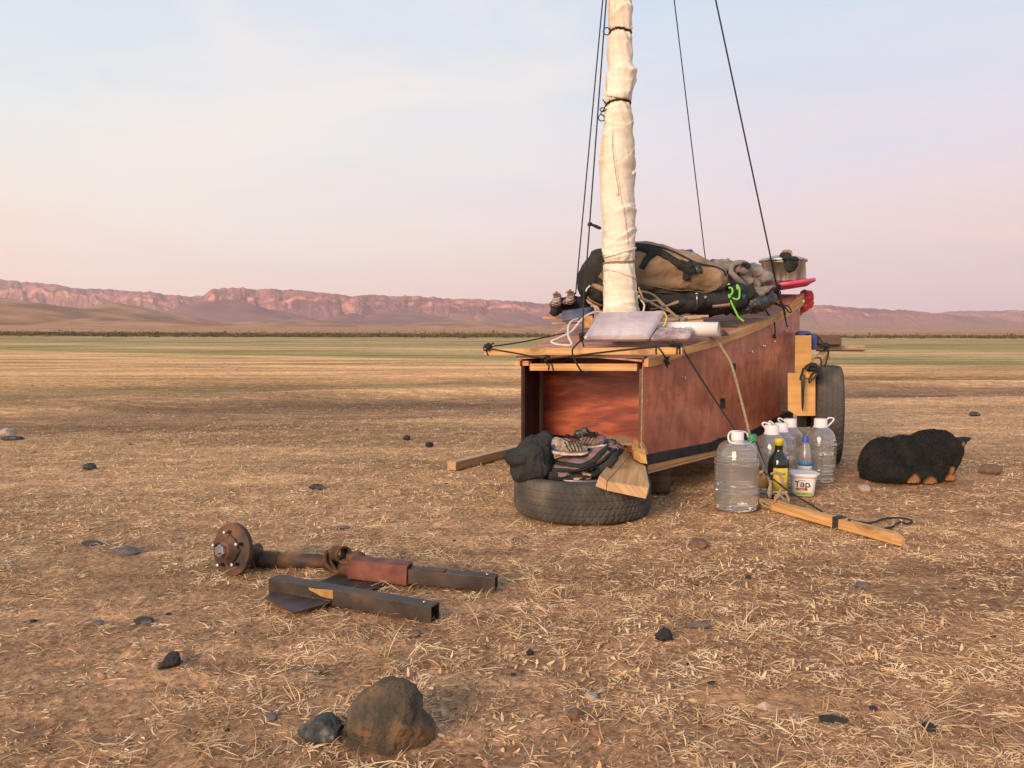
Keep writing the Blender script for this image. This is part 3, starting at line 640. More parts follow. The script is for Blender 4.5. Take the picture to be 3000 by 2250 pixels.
stone('stone', (936, 2180), 142, 84, DARKST, 'dark speckled stone against the left side of the boulder', seed=3, dep=.9, tilt=.16, facets=16, rough=.09)
stone('dung', (488, 1962), 70, 48, DUNG, 'black dung lump in the straw left of the boulder', 'dung', seed=4, tilt=.4, facets=14, rough=.10)
stone('dung', (1949, 1884), 55, 44, DUNG, 'large black dung lump beside the pale stick-shaped stone', 'dung', seed=6, facets=14, rough=.10)
stone('stone', (2052, 1842), 74, 20, GREYST, 'long pale grey stick-shaped stone in the right foreground', seed=7, dep=.4, facets=3)
stone('stone', (1733, 2055), 42, 28, PALEST, 'small pale triangular stone in the foreground right of the boulder', seed=8, facets=9)
stone('stone', (1683, 2108), 44, 30, BROWNST, 'small ochre clod just below the pale triangular stone', seed=9)
stone('stone', (2538, 1442), 40, 26, PALEST, 'pale pinkish stone in front of the sleeping dog', seed=10, facets=9)
stone('stone', (2912, 1390), 70, 34, BROWNST, 'brown rounded stone right of the dog', seed=11)
stone('stone', (2440, 2118), 104, 24, DUNG, 'long dark stone low in the right foreground', seed=12, dep=.35)
stone('stone', (2730, 2132), 42, 26, DUNG, 'small dark rounded stone near the lower right corner', seed=13)
stone('stone', (2530, 1724), 38, 22, GREYST, 'grey square stone below the loose timber stake', seed=14, facets=9)
stone('stone', (360, 1627), 88, 26, GREYST, 'flat grey stone left of the rusty brake disc', seed=15, dep=.6)
stone('stone', (265, 1599), 66, 16, DARKST, 'dark flat sliver of stone above the flat grey stone', seed=16, dep=.5)
stone('dung', (1191, 1287), 24, 17, DUNG, 'dung lump at left end of the pair left of the cart', 'dung', seed=17)
stone('dung', (1257, 1310), 24, 21, DUNG, 'dung lump nearer the cart of the pair left of it', 'dung', seed=18)
stone('stone', (925, 1434), 46, 18, DARKST, 'dark flat stone midway between axle and horizon', seed=19, dep=.6)
stone('stone', (257, 1377), 44, 24, DARKST, 'dark stone on the plain near the left edge', seed=20)
stone('stone', (1000, 1552), 44, 12, GREYST, 'thin blue-grey stone above the round steel collar', seed=21, dep=.5)
stone('stone', (14, 1268), 44, 40, PALEST, 'pale tan rock cut off by the left edge', seed=22)
stone('stone', (30, 1298), 66, 14, DARKST, 'flat dark slab below the tan rock at the left edge', seed=23, dep=.5)
stone('stone', (1212, 1866), 42, 18, BROWNST, 'brown clod just below the end of the front square tube', seed=24)
stone('stone', (415, 1826), 60, 24, DARKST, 'low dark stone right of the flat sliver above the dung lump', seed=25, dep=.6)
stone('stone', (280, 1830), 44, 16, GREYST, 'small grey flat stone below the rusty disc to its left', seed=26, dep=.6)
stone('stone', (785, 2116), 44, 22, GREYST, 'small blue-grey stone up and left of the dark speckled stone', seed=27)
stone('stone', (2050, 1606), 62, 30, BROWNST, 'low brown earth clod right of the lying tyre', seed=28)
stone('stone', (2862, 1216), 30, 16, DARKST, 'small grey stone on the plain beyond the dog', seed=29)
stone('dung', (1553, 1918), 22, 20, DUNG, 'small round black pellet right of the square tubes', 'dung', seed=30)
stone('dung', (2086, 2002), 22, 12, DUNG, 'tiny black pellet in the right foreground straw', 'dung', seed=31)
_r = random.Random(12); _src = []
for i in range(4):
    o = stone('dung_pellet', (1800, 1900), 22, 14, DUNG, 'small dark dung pellet scattered on the plain', 'dung', 'dark dung pellets scattered over the plain', seed=40 + i, sub=2)
    _src.append((o, Vector(o.location)))
_spots = [(_r.uniform(10, 2990), 1040 + (_r.random() ** 1.6) * 130) for _ in range(60)] + [(_r.uniform(10, 2990), _r.uniform(1170, 1420)) for _ in range(26)] + [(_r.uniform(10, 2990), _r.uniform(1450, 2200)) for _ in range(22)]
_spots = [(x, y) for (x, y) in _spots if not (1480 < x < 2900 and 1000 < y < 1620) or (x > 2520 and y < 1160)]
_spots += [(640 + _r.gauss(0, 60), 1072 + _r.gauss(0, 6)) for _ in range(7)] + [(480 + _r.gauss(0, 40), 1065 + _r.gauss(0, 5)) for _ in range(5)] + [(2720 + _r.gauss(0, 60), 1098 + _r.gauss(0, 4)) for _ in range(5)]
for i, (x, y) in enumerate(_spots):
    src = _src[i % 4][0]
    o = src if i < 4 else src.copy()
    if i >= 4: COL.objects.link(o)
    g = gp((x, y)); o.location = (g.x, g.y, float(ground_z(g.x, g.y)) - .001)
    k = _r.uniform(.45, 1.1) * (.55 + .30 * min(g.y, 26) ** .5); o.scale = (k, k, k * .8); o.rotation_euler = (0, 0, _r.uniform(0, 6))
# ---------------------------------------------------------------- materials of the camp
PINE = wood('pine', (.48, .25, .088), (.72, .42, .165), (.22, .085, .030))
PINE_P = wood('pale_pine', (.44, .28, .14), (.62, .42, .23), (.24, .11, .05), knots=False)
PINE_B = wood('fresh_board', (.62, .34, .11), (.74, .43, .155), (.4, .2, .08), knots=False, gs=.5)
WEATH = wood('weathered_wood', (.30, .19, .115), (.50, .34, .22), (.1, .06, .03), knots=False)
OLDW = wood('old_brown_wood', (.085, .045, .026), (.17, .095, .06), (.05, .02, .01), knots=False)
def varnish(name, dark, mid, hot, sx=1.0):
    m = bpy.data.materials.new(name); m.use_nodes = True; nt = m.node_tree; b = nt.nodes['Principled BSDF']
    uv = N(nt, 'ShaderNodeUVMap', uv_map='UVMap')
    def nz(sc, st, det=6, dist=0):
        mp = N(nt, 'ShaderNodeMapping'); mp.inputs['Scale'].default_value = (*st, 1); L(nt, uv.outputs[0], mp.inputs[0])
        n = N(nt, 'ShaderNodeTexNoise'); n.inputs['Scale'].default_value = sc; n.inputs['Detail'].default_value = det; n.inputs['Distortion'].default_value = dist; L(nt, mp.outputs[0], n.inputs[0]); return n.outputs[0]
    a = nz(3.6, (1.2 * sx, 1), 9, 1.6); g = nz(1.6, (34 * sx, 2.2 / sx), 7, .7); s = nz(2.3, (1, 1.3), 3, .3)
    v = math_(nt, 'ADD', math_(nt, 'MULTIPLY', a, .50), math_(nt, 'MULTIPLY', g, .50))
    r = ramp(nt, [(.35, dark), (.49, mid), (.64, hot)]); L(nt, v, r.inputs[0])
    r2 = ramp(nt, [(.34, (.62, .60, .62)), (.55, (1, 1, 1))]); L(nt, s, r2.inputs[0])
    mx = N(nt, 'ShaderNodeMix', data_type='RGBA', blend_type='MULTIPLY'); mx.inputs[0].default_value = .9; L(nt, r.outputs[0], mx.inputs[6]); L(nt, r2.outputs[0], mx.inputs[7])
    sc_ = nz(7, (.8, 4), 7, 3.0); r3 = ramp(nt, [(.62, (0, 0, 0)), (.68, (1, 1, 1))]); L(nt, sc_, r3.inputs[0])
    m2 = N(nt, 'ShaderNodeMix', data_type='RGBA'); L(nt, math_(nt, 'MULTIPLY', r3.outputs[0], .35), m2.inputs[0]); L(nt, mx.outputs[2], m2.inputs[6]); m2.inputs[7].default_value = (*[x * .35 for x in dark], 1)
    mq = N(nt, 'ShaderNodeMapping'); mq.inputs['Rotation'].default_value = (0, 0, .5); mq.inputs['Scale'].default_value = (3, 60, 1); L(nt, uv.outputs[0], mq.inputs[0])
    ns = N(nt, 'ShaderNodeTexNoise'); ns.inputs['Scale'].default_value = 1.2; ns.inputs['Detail'].default_value = 3; ns.inputs['Distortion'].default_value = .3; L(nt, mq.outputs[0], ns.inputs[0])
    r4 = ramp(nt, [(.70, (0, 0, 0)), (.74, (1, 1, 1))]); L(nt, ns.outputs[0], r4.inputs[0])
    m5 = N(nt, 'ShaderNodeMix', data_type='RGBA'); L(nt, math_(nt, 'MULTIPLY', r4.outputs[0], .35), m5.inputs[0]); L(nt, m2.outputs[2], m5.inputs[6]); m5.inputs[7].default_value = (*[min(x * 1.5, 1) for x in hot], 1)
    L(nt, m5.outputs[2], b.inputs['Base Color'])
    L(nt, math_(nt, 'MULTIPLY_ADD', a, .5, .12, True), b.inputs['Roughness']); b.inputs['Coat Weight'].default_value = .25; b.inputs['Coat Roughness'].default_value = .25
    bp = N(nt, 'ShaderNodeBump'); bp.inputs['Strength'].default_value = .25; bp.inputs['Distance'].default_value = .003; L(nt, v, bp.inputs['Height']); L(nt, bp.outputs[0], b.inputs['Normal'])
    return m
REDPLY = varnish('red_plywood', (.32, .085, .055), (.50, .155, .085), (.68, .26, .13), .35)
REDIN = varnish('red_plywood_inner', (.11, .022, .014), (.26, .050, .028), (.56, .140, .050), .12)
DECKPLY = mat('deck_plywood', (.32, .155, .110), (.46, .24, .17), (.58, .33, .24), scale=9, rough=.8, spec=.15, stretch=(1, 3, 1))
SHADEPLY = mat('shaded_plywood', (.050, .026, .020), (.075, .038, .028), scale=9, rough=.85, spec=.2)  # inner left wall's shade put into the colour; left panel shares it
BLACKM = mat('black_tar_strip', (.012, .012, .014), (.03, .03, .032), scale=20, rough=.6)
RUBBER = mat('rubber', (.055, .051, .045), (.085, .077, .066), (.16, .125, .095), scale=7, detail=8, rough=.85, bump=.3, bscale=120, bdist=.002, lo=.4, hi=.75, spec=.3)
CORD_B = mat('black_cord', (.018, .018, .019), (.034, .033, .033), scale=200, rough=.9, bump=.5, bscale=500, bdist=.001)
CORD_T = mat('tan_rope', (.22, .16, .10), (.40, .30, .20), scale=150, rough=.9, bump=.6, bscale=400, bdist=.001)
CORD_W = mat('white_rope', (.52, .46, .40), (.72, .66, .60), scale=150, rough=.8, bump=.5, bscale=400, bdist=.001)
SAIL = mat('sailcloth', (.66, .57, .43), (.77, .69, .56), (.84, .77, .65), scale=4, detail=7, rough=.8, bump=.5, bscale=11, bdist=.012, bstretch=(1, 1, 2.4), spec=.2)
TANC = mat('tan_canvas', (.20, .135, .078), (.30, .205, .125), (.36, .26, .17), scale=6, rough=.9, bump=.5, bscale=60, bdist=.004, spec=.15)
BLACKC = mat('black_fabric', (.022, .023, .022), (.042, .042, .040), scale=12, rough=.92, bump=.6, bscale=50, bdist=.006, spec=.2)
GREYC = mat('grey_canvas', (.13, .115, .100), (.21, .185, .165), (.27, .235, .21), scale=8, rough=.9, bump=.5, bscale=70, bdist=.004, spec=.2)
DARKP = mat('dark_plastic', (.020, .022, .024), (.055, .055, .056), scale=12, rough=.38, bump=.8, bscale=30, bdist=.01)
BLUEC = mat('blue_cloth', (.030, .060, .20), (.05, .10, .30), scale=10, rough=.7, bump=.4, bscale=40)
NAVY = mat('navy_cloth', (.015, .025, .055), (.03, .05, .10), scale=10, rough=.8, bump=.4, bscale=40)
GREEN = mat('green_strap', (.16, .55, .04), (.25, .70, .08), scale=60, rough=.6)
STEEL = mat('pot_steel', (.30, .27, .23), (.50, .45, .38), (.62, .56, .46), scale=5, detail=8, rough=.32, rvar=.3, metal=1, stretch=(6, 6, 1), bump=.15, bscale=60, bdist=.002)
PINK = mat('pink_plastic', (.62, .05, .13), (.72, .08, .18), scale=4, rough=.35)
REDM = mat('red_mesh', (.34, .025, .035), (.62, .06, .07), scale=160, rough=.6, bump=.8, bscale=300, bdist=.003)
WHITEP = mat('white_plastic', (.74, .71, .68), (.82, .79, .76), scale=5, rough=.35)
FOIL = mat('plastic_wrap', (.34, .29, .30), (.50, .44, .46), (.60, .54, .55), scale=3, detail=7, rough=.22, rvar=.25, bump=.7, bscale=16, bdist=.012, coat=.5)
RUST = mat('rusty_steel', (.045, .032, .025), (.115, .066, .040), (.28, .130, .055), scale=12, detail=9, rough=.75, rvar=.3, metal=.25, bump=.5, bscale=90, bdist=.003, lo=.36, hi=.72)
RUSTO = mat('orange_rust', (.05, .028, .018), (.15, .062, .026), (.28, .115, .038), scale=14, detail=9, rough=.8, metal=.2, bump=.5, bscale=90, bdist=.003)
DKSTEEL = mat('dark_steel', (.040, .030, .024), (.072, .054, .042), (.16, .088, .050), scale=9, detail=9, rough=.55, rvar=.3, metal=.35, bump=.3, bscale=80, bdist=.002, lo=.38, hi=.74)
REDPAINT = mat('red_lead_paint', (.10, .030, .022), (.17, .050, .034), (.23, .085, .05), scale=16, detail=8, rough=.7, bump=.3, bscale=90, bdist=.002)
BRIGHTM = mat('bright_metal', (.55, .52, .47), rough=.3, metal=1)
BUTTON = mat('worn_steel_tip', (.75, .72, .66), rough=.35, metal=.6)

# ---------------------------------------------------------------- the wooden cart
FR, FL, BR, BL = Vector((.60, 3.55, 0)), Vector((.045, 3.87, 0)), Vector((1.86, 5.06, 0)), Vector((.545, 5.60, 0))
dR = (BR - FR); LR = dR.length; dR = dR / LR; nR = Vector((dR.y, -dR.x, 0))
dL = (BL - FL); LL = dL.length; dL = dL / LL; nL = Vector((-dL.y, dL.x, 0))
dF = (FR - FL).normalized(); nF = Vector((-dF.y, dF.x, 0)) * -1
if nF.y > 0: nF = -nF
def edge(pts):
    P = [pl(p, FR, nR) for p in pts]; s = [(q - FR).dot(dR) for q in P]; z = [q.z for q in P]
    return lambda x: float(np.interp(x, s, z))
railT = edge([z1(1540, 1262), z1(1890, 1165), z1(2200, 1062), z2(400, 1128), z2(620, 1068), z2(850, 985), z2(1050, 905), z2(1180, 850), z2(1290, 785), z2(1395, 660)])
railB = edge([z2(-370, 1352), z2(0, 1340), z2(330, 1222), z2(670, 1130), z2(900, 1040), z2(1150, 930), z2(1280, 862), z2(1390, 775)])
panB = edge([z3(1560, 900), z3(2210, 775), z4(250, 545), z4(520, 500), z4(700, 450), z4(880, 350), z4(1000, 300)])
blkB = edge([z3(1600, 975), z3(2210, 845), z4(520, 570), z4(880, 430), z4(1000, 380)])
wooB = edge([z3(1600, 1050), z3(2210, 893), z4(470, 640), z4(880, 500), z4(1000, 450)])
def strip(mb, f0, d, n, zlo, zhi, o0, o1, s0, s1, k=22, mi=0, vgrain=False):
    vs = []; fs = []; uvs = []
    for i in range(k + 1):
        s = s0 + (s1 - s0) * i / k; b = f0 + d * s; lo, hi = zlo(s), zhi(s)
        vs += [b + n * o0 + Vector((0, 0, lo)), b + n * o1 + Vector((0, 0, lo)), b + n * o1 + Vector((0, 0, hi)), b + n * o0 + Vector((0, 0, hi))]
    def uv(ix):
        i, c = divmod(ix, 4); s = s0 + (s1 - s0) * i / k; h = (0 if c in (0, 1) else zhi(s) - zlo(s)) + (0 if c in (0, 3) else .013)
        return (s, h)
    for i in range(k):
        for c in range(4):
            f = (i * 4 + c, (i + 1) * 4 + c, (i + 1) * 4 + (c + 1) % 4, i * 4 + (c + 1) % 4); fs.append(f); uvs.append([uv(x) for x in f])
    for f in ((0, 1, 2, 3), (k * 4 + 3, k * 4 + 2, k * 4 + 1, k * 4)): fs.append(f); uvs.append([uv(x) for x in f])
    mb.add(vs, fs, uvs, False, mi)
cart = empty('cart', (.95, 4.5, 0), 'red varnished plywood cart hull with pine rails, front wheel off and propped on a tyre', 'cart')
m = MB(); strip(m, FR, dR, nR, lambda s: panB(s), lambda s: railT(s) - .004, -.009, 0, .004, LR, 30); m.build('side_panel', REDPLY, cart)
m = MB(); strip(m, FR, dR, nR, railB, railT, .0015, .024, .0, LR + .01, 30); m.build('rail', PINE, cart, bevel=.0015)
m = MB(); strip(m, FR, dR, nR, blkB, lambda s: panB(s) + .006, .001, .010, .02, LR - .1, 24); m.build('sealing_strip', BLACKM, cart)
m = MB(); strip(m, FR, dR, nR, lambda s: wooB(s) + .010, lambda s: blkB(s) + .002, -.022, .006, .045, LR - .2, 24); m.build('bottom_rail', PINE, cart, bevel=.001)
m = MB(); strip(m, FR, dR, nR, lambda s: wooB(s) - .002, lambda s: wooB(s) + .007, -.06, .012, .03, LR - .2, 24); m.build('bottom_batten', PINE_P, cart, bevel=.001)
def zt(s): return railT(s * LR)          # s in 0..1
def zb(s): return panB(s * LR)
m = MB(); strip(m, FL, dL, nL, lambda s: zb(s / LL), lambda s: zt(s / LL) - .02, -.009, 0, .0, LL, 24); m.build('side_panel', SHADEPLY, cart)
m = MB(); strip(m, FL, dL, nL, lambda s: zt(s / LL) - .055, lambda s: zt(s / LL) - .014, .0015, .024, .03, LL, 24); m.build('rail', PINE, cart)
m = MB(); m.slab([BR + Vector((0, 0, zb(1))), BL + Vector((0, 0, zb(1))), BL + Vector((0, 0, zt(1) - .02)), BR + Vector((0, 0, zt(1) - .02))], (.006, .010, 0)); m.build('back_panel', REDPLY, cart)
# floor and deck
def ruled(name, zf_, th, mt, crown=0, o0=0, o1=1, fwd=0, inset=0, k=24, lft=0):
    mb = MB(); vs = []; fs = []; uvs = []
    for i in range(k + 1):
        t = o0 + (o1 - o0) * i / k
        a = FL + dL * LL * t + dF * (inset - lft); b = FR + dR * LR * t - dF * inset
        if i == 0: a = a + nF * fwd; b = b + nF * fwd
        z = zf_(t); nj = 8
        for j in range(nj + 1):
            q = a.lerp(b, j / nj); zc_ = z + crown * math.sin(math.pi * j / nj); vs += [Vector((q.x, q.y, zc_)), Vector((q.x, q.y, zc_ + th))]
    W_ = (8 + 1) * 2
    for i in range(k):
        for j in range(8):
            A = i * W_ + j * 2
            for off in (0, 1):
                f = (A + off, A + W_ + off, A + W_ + 2 + off, A + 2 + off); fs.append(f if off == 0 else f[::-1])
    for j in range(8):
        A = j * 2; fs.append((A, A + 2, A + 3, A + 1)); B = k * W_ + j * 2; fs.append((B, B + 1, B + 3, B + 2))
    for i in range(k):
        A = i * W_; fs.append((A, A + 1, A + W_ + 1, A + W_)); A = i * W_ + 16; fs.append((A, A + W_, A + W_ + 1, A + 1))
    mb.add(vs, fs)
    o = mb.build(name, mt, cart); return BVHTree.FromPolygons([Vector(v) for v in vs], fs), o
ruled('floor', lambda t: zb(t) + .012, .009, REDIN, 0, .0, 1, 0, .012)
DECK, _ = ruled('deck', lambda t: zt(t) - .016, .009, DECKPLY, .016, 0, 1, .02, .003, lft=.012)
m = MB(); strip(m, FL + nF * -.002, dL, nL, lambda s: zb(s / LL) + .022, lambda s: zt(s / LL) - .03, -.016, -.0095, .004, .33, 4); m.build('side_shade_sheet', SHADEPLY, cart)  # added sheet, paints the shade on the inner left wall as dark brown
# bulkhead and front frame
bl_, br_ = FL + dL * .34 + dF * .012, FR + dR * .34 - dF * .012
zf0 = zb(0) + .022; tt = .34 / LR
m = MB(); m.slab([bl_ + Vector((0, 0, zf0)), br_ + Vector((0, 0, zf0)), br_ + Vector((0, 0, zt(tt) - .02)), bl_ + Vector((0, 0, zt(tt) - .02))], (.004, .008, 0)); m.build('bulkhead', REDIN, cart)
c = bl_ + nF * .014 + dF * .012
m = MB(); m.beam(c + Vector((0, 0, zf0)), c + Vector((0, 0, zt(tt) - .03)), .022, .022, up=dF); m.build('corner_post', WEATH, cart)
c = FR - dF * .014 + dR * .012
m = MB(); m.beam(c + Vector((0, 0, zf0)), c + Vector((0, 0, zt(0) - .05)), .02, .02, up=dF); m.build('corner_post', OLDW, cart)
pF = FR + nF * .004
def F_(p, off=.0): return pl(p, FR + nF * off, nF)
m = MB(); a, b = F_(z1(478, 1345)), F_(z1(1472, 1348)); m.beam(a - nF * .018, b - nF * .018, .034, .034); m.build('lintel', PINE, cart, bevel=.0015)
m = MB(); a, b = F_(z1(412, 1308)), F_(z1(468, 1310)); m.beam(a - nF * .018, b - nF * .018, .034, .024); m.build('frame_block', PINE, cart, bevel=.001)
m = MB(); a, b = F_(z1(346, 1310), .012), F_(z1(388, 1310), .012); m.beam(a - nF * .03, b - nF * .03, .06, .024); m.build('frame_block', PINE, cart, bevel=.001)
m = MB(); a, b = F_(z1(350, 1250), .022), F_(z1(1540, 1252), .022); m.beam(a - nF * .02, b - nF * .02, .04, .009); m.build('deck_edge_board', OLDW, cart, bevel=.001)
m = MB(); a, b = F_(z1(62, 1207), .03), F_(z1(1893, 1193), .03); m.beam(a - nF * .022, b - nF * .022, .044, .033); m.build('cross_beam', PINE, cart, bevel=.002)
BEAM_L, BEAM_R = a, b
# bow corner plate
m = MB(); rq = random.Random(3); e0 = FR + nR * -.004 - dR * .003; m.tube([e0 + Vector((0, 0, zb(0) + .01 + (zt(0) - zb(0) - .05) * i / 30)) + dR * rq.uniform(-.001, .001) for i in range(31)], [rq.uniform(.0022, .0042) for _ in range(31)], 6); m.build('ply_edge', WEATH, cart)
m = MB(); e = [pl(z3(*p), FR + nR * .004, nR) for p in ((1512, 790), (1532, 775), (1590, 905), (1650, 1035), (1625, 1040), (1575, 925))]
t_ = nR * .010; m.add([x for x in e] + [x - t_ for x in e], [(0, 1, 2, 3, 4, 5), (11, 10, 9, 8, 7, 6)] + [(i, (i + 1) % 6, (i + 1) % 6 + 6, i + 6) for i in range(6)]); m.build('bow_edge', PINE_P, cart)
# hooks, screws and dark tape patches on the side
def side(p, off=.002): return pl(p, FR + nR * off, nR)
for (a, b) in ((z4(442, 185), z4(480, 268)), (z2(782, 1310), z2(806, 1372)), (z2(668, 1638), z2(704, 1668))):
    m = MB(); q = [side(a), side((b[0], a[1])), side(b), side((a[0], b[1]))]; m.slab(q, nR * .003); m.build('tape_patch', BLACKM, cart)
for p in (z2(1045, 1145), z2(1150, 1105), z2(942, 1200), z2(1262, 1010), z2(315, 1440), z2(1058, 1148)):
    m = MB(); q = side(p, .001); m.tube(smooth_path([q, q + nR * .012 + Vector((0, 0, .004)), q + nR * .016 + Vector((0, 0, -.006)), q + nR * .010 + Vector((0, 0, -.012))], 3), .0022, 6); m.lathe([(.006, 0), (.006, .002)], q, nR, 10); m.build('screw_hook', BRIGHTM, cart)
# outrigger beam boards by the rear wheel
AX = Vector((.5, .866, 0))
def boardpx(name, pts, Y, th, mt, n=Vector((0, 1, 0)), parent=cart):
    P = [at(p, Y) for p in pts]; k = len(P); mb = MB(); T = n * th
    mb.add(P + [x + T for x in P], [tuple(range(k)), tuple(range(2 * k - 1, k - 1, -1))] + [(i, (i + 1) % k, (i + 1) % k + k, i + k) for i in range(k)])
    return mb.build(name, mt, parent, bevel=.001)
boardpx('outrigger_board', [z8(298, 672), z8(522, 672), z8(522, 1018), z8(375, 1018), z8(300, 972)], 4.45, .02, PINE_B, Vector((.3, .95, 0)))
boardpx('outrigger_board', [z8(358, 366), z8(490, 366), z8(490, 560), z8(440, 668), z8(356, 668)], 4.85, .02, PINE_B, Vector((.3, .95, 0)))
m = MB(); a, b = at(z8(478, 674), 4.42), at(z8(600, 520), 5.15); m.beam(a, b, .055, .055); m.build('outrigger_pole', PINE, cart, bevel=.002)
# axle
m = MB(); m.beam((1.45, 4.98, .36), (1.95, 4.72, .31), .05, .05); m.build('axle', DKSTEEL, cart, bevel=.002)
m = MB(); m.beam(at(z8(390, 1060), 4.75), at(z8(470, 1060), 4.70), .05, .07); m.build('axle_bracket', BLACKM, cart, bevel=.002)
def tyre_mesh(Rr=.305, W=.165, rim=.192, ctr=(0, 0, 0), axis=(0, 0, 1), n=300):
    prof = []; hw = W / 2
    prof += [(rim, -hw * .55), (rim + .008, -hw * .78), (rim + .03, -hw * .97), (Rr * .80, -hw * 1.04), (Rr * .90, -hw * 1.0), (Rr * .95, -hw * .93)]
    hs = np.linspace(-.86, .86, 45); tread0 = len(prof)
    for h in hs: prof.append((Rr - .016 * abs(h) ** 4, h * hw))
    tread1 = len(prof)
    prof += [(Rr * .95, hw * .93), (Rr * .90, hw * 1.0), (Rr * .80, hw * 1.04), (rim + .03, hw * .97), (rim + .008, hw * .78), (rim, hw * .55), (rim - .004, 0)]
    P = np.array(prof); k = len(P); th = np.linspace(0, 2 * np.pi, n, endpoint=False)
    rr_ = np.repeat(P[:, 0][:, None], n, 1); hh = np.repeat(P[:, 1][:, None], n, 1)
    for i in range(tread0, tread1):
        h = hs[i - tread0]
        for g in (-.55, -.2, .2, .55):
            if abs(h - g) < .032: rr_[i] -= .006
        idx = np.arange(n); zig = int(abs(h) * 9 + (3 if h > 0 else 0))
        step = 6 if abs(h) > .58 else 5
        rr_[i] -= np.where((idx + zig) % step == 0, .007 if abs(h) > .58 else .004, 0)
    # raised bands of the sidewall
    for i, (r, h) in enumerate(prof):
        if i not in range(tread0, tread1) and abs(r - Rr * .90) < 1e-6: hh[i] *= 1 + .01 * (np.arange(n) % 4 < 2)
    ax = Vector(axis).normalized(); a = ax.orthogonal().normalized(); b = ax.cross(a)
    ax, a, b, c = (np.array(v) for v in (ax, a, b, ctr))
    V = c + hh[..., None] * ax + rr_[..., None] * (np.cos(th)[None, :, None] * a + np.sin(th)[None, :, None] * b)
    return np_mesh('tyre', V.reshape(-1, 3), grid_faces(k, n, True, True), RUBBER, True)
def wheel(ctr, axis, parent, W=.175):
    t = link_mesh('tyre', tyre_mesh(.303, W, .185, ctr, axis), parent)
    mb = MB(); mb.lathe([(.186, -.06), (.186, .05), (.178, .055), (.170, .035), (.12, .015), (.06, .035), (.0, .035)], ctr, axis, 48); mb.build('rim', DKSTEEL, parent)
    mb = MB(); mb.lathe([(.045, .02), (.045, .06), (.03, .065), (0, .065)], ctr, axis, 24); mb.build('hub', RUST, parent)
WA = Vector((.945, -.325, 0)).normalized()
wh = bpy.data.objects.new('wheel', None); COL.objects.link(wh); wh.parent = cart
wheel((1.915, 4.72, .303), WA, wh, .160)
wh = bpy.data.objects.new('wheel', None); COL.objects.link(wh); wh.parent = cart
wheel((.55, 5.75, .303), -WA, wh)
m = MB(); m.beam((.55, 5.75, .33), (1.5, 5.0, .36), .05, .05); m.build('axle', DKSTEEL, cart)

# lashings on the cart
def cord(name, pts, r, mt, parent=None, label=None, cat=None, group=None, k=6, n=8, knots=()):
    mb = MB(); P = smooth_path(pts, k) if k > 1 else pts; mb.tube(P, r, n)
    for i, (q, rr_) in enumerate(knots): knot(mb, q, rr_, r * .95, 5, seed=i + 3)
    o = mb.build(name, mt, parent, loc=None if parent else P[0])
    if not parent: tag(o, label, cat, group)
    return o
bF = lambda p, off=.036: F_(p, off)
cord('lashing', [bF(z1(90, 1170), .04), bF(z1(350, 1215)), bF(z1(620, 1262)), bF(z1(800, 1250)), bF(z1(1250, 1195)), bF(z1(1640, 1155)), bF(z1(1780, 1140))], .0036, CORD_B, None,
     'black cord lashed along the front of the pine cross beam', 'cord', knots=((bF(z1(115, 1155), .035), .018), (bF(z1(640, 1258)), .014), (bF(z1(80, 1160), .035), .014), (bF(z1(1800, 1135), .04), .015), (bF(z1(1860, 1135), .04), .014)))
cord('lashing', [at(z1(150, 1150), 4.0), at(z1(420, 1110), 4.1), at(z1(800, 1030), 4.2)], .0036, CORD_B, None, 'black cord running from the beam\'s left end back over the deck', 'cord')
for i, pp in enumerate(([(85, 1165), (80, 1200), (95, 1238)], [(1650, 1150), (1648, 1190), (1650, 1225)], [(1840, 1150), (1842, 1190), (1840, 1225)], [(1862, 1150), (1868, 1190), (1866, 1225)], [(620, 1300), (655, 1330), (650, 1370)], [(680, 1310), (692, 1350), (698, 1378)])):
    cord('lashing_end', [bF(z1(*p), .034 if i < 4 else .004) for p in pp], .0032, CORD_B, cart)
cord('lashing', [bF(z1(1660, 1150)), bF(z1(1720, 1230), .03), side(z1(1745, 1290), .03), side(z1(1755, 1350), .03)], .0036, CORD_B, None, 'black cord with a knot hanging over the rail corner', 'cord', knots=((side(z1(1750, 1275), .032), .013), (side(z1(1755, 1310), .03), .009)))

# ---------------------------------------------------------------- mast with the furled sail
YM = 4.05
st = [(-400, 1790, 1848), (-150, 1786, 1850), (0, 1784, 1852), (60, 1784, 1852), (88, 1785, 1850), (97, 1791, 1846), (108, 1784, 1849), (150, 1782, 1850), (188, 1784, 1850), (212, 1782, 1863), (240, 1777, 1861), (268, 1773, 1853), (296, 1769, 1850), (306, 1776, 1845), (318, 1773, 1848), (345, 1772, 1856), (380, 1770, 1855), (398, 1765, 1856), (440, 1760, 1859), (480, 1757, 1863), (500, 1758, 1862), (540, 1758, 1860), (600, 1760, 1858), (655, 1768, 1861), (700, 1770, 1860), (735, 1769, 1859), (757, 1774, 1857), (768, 1776, 1856), (785, 1771, 1856), (810, 1770, 1862), (845, 1771, 1866), (880, 1770, 1869), (915, 1769, 1873), (950, 1767, 1876)]
mast = empty('mast', (at((1820, 950), YM).x, YM, 0), 'tall mast wrapped in a furled cream sail on the cart', 'mast')
_cr = random.Random(18); CREASES = [(_cr.uniform(.9, 3.1), _cr.uniform(-.09, .09), _cr.uniform(0, 6.28), _cr.uniform(.003, .009), _cr.uniform(.008, .030), _cr.uniform(-1, 1)) for _ in range(84)]
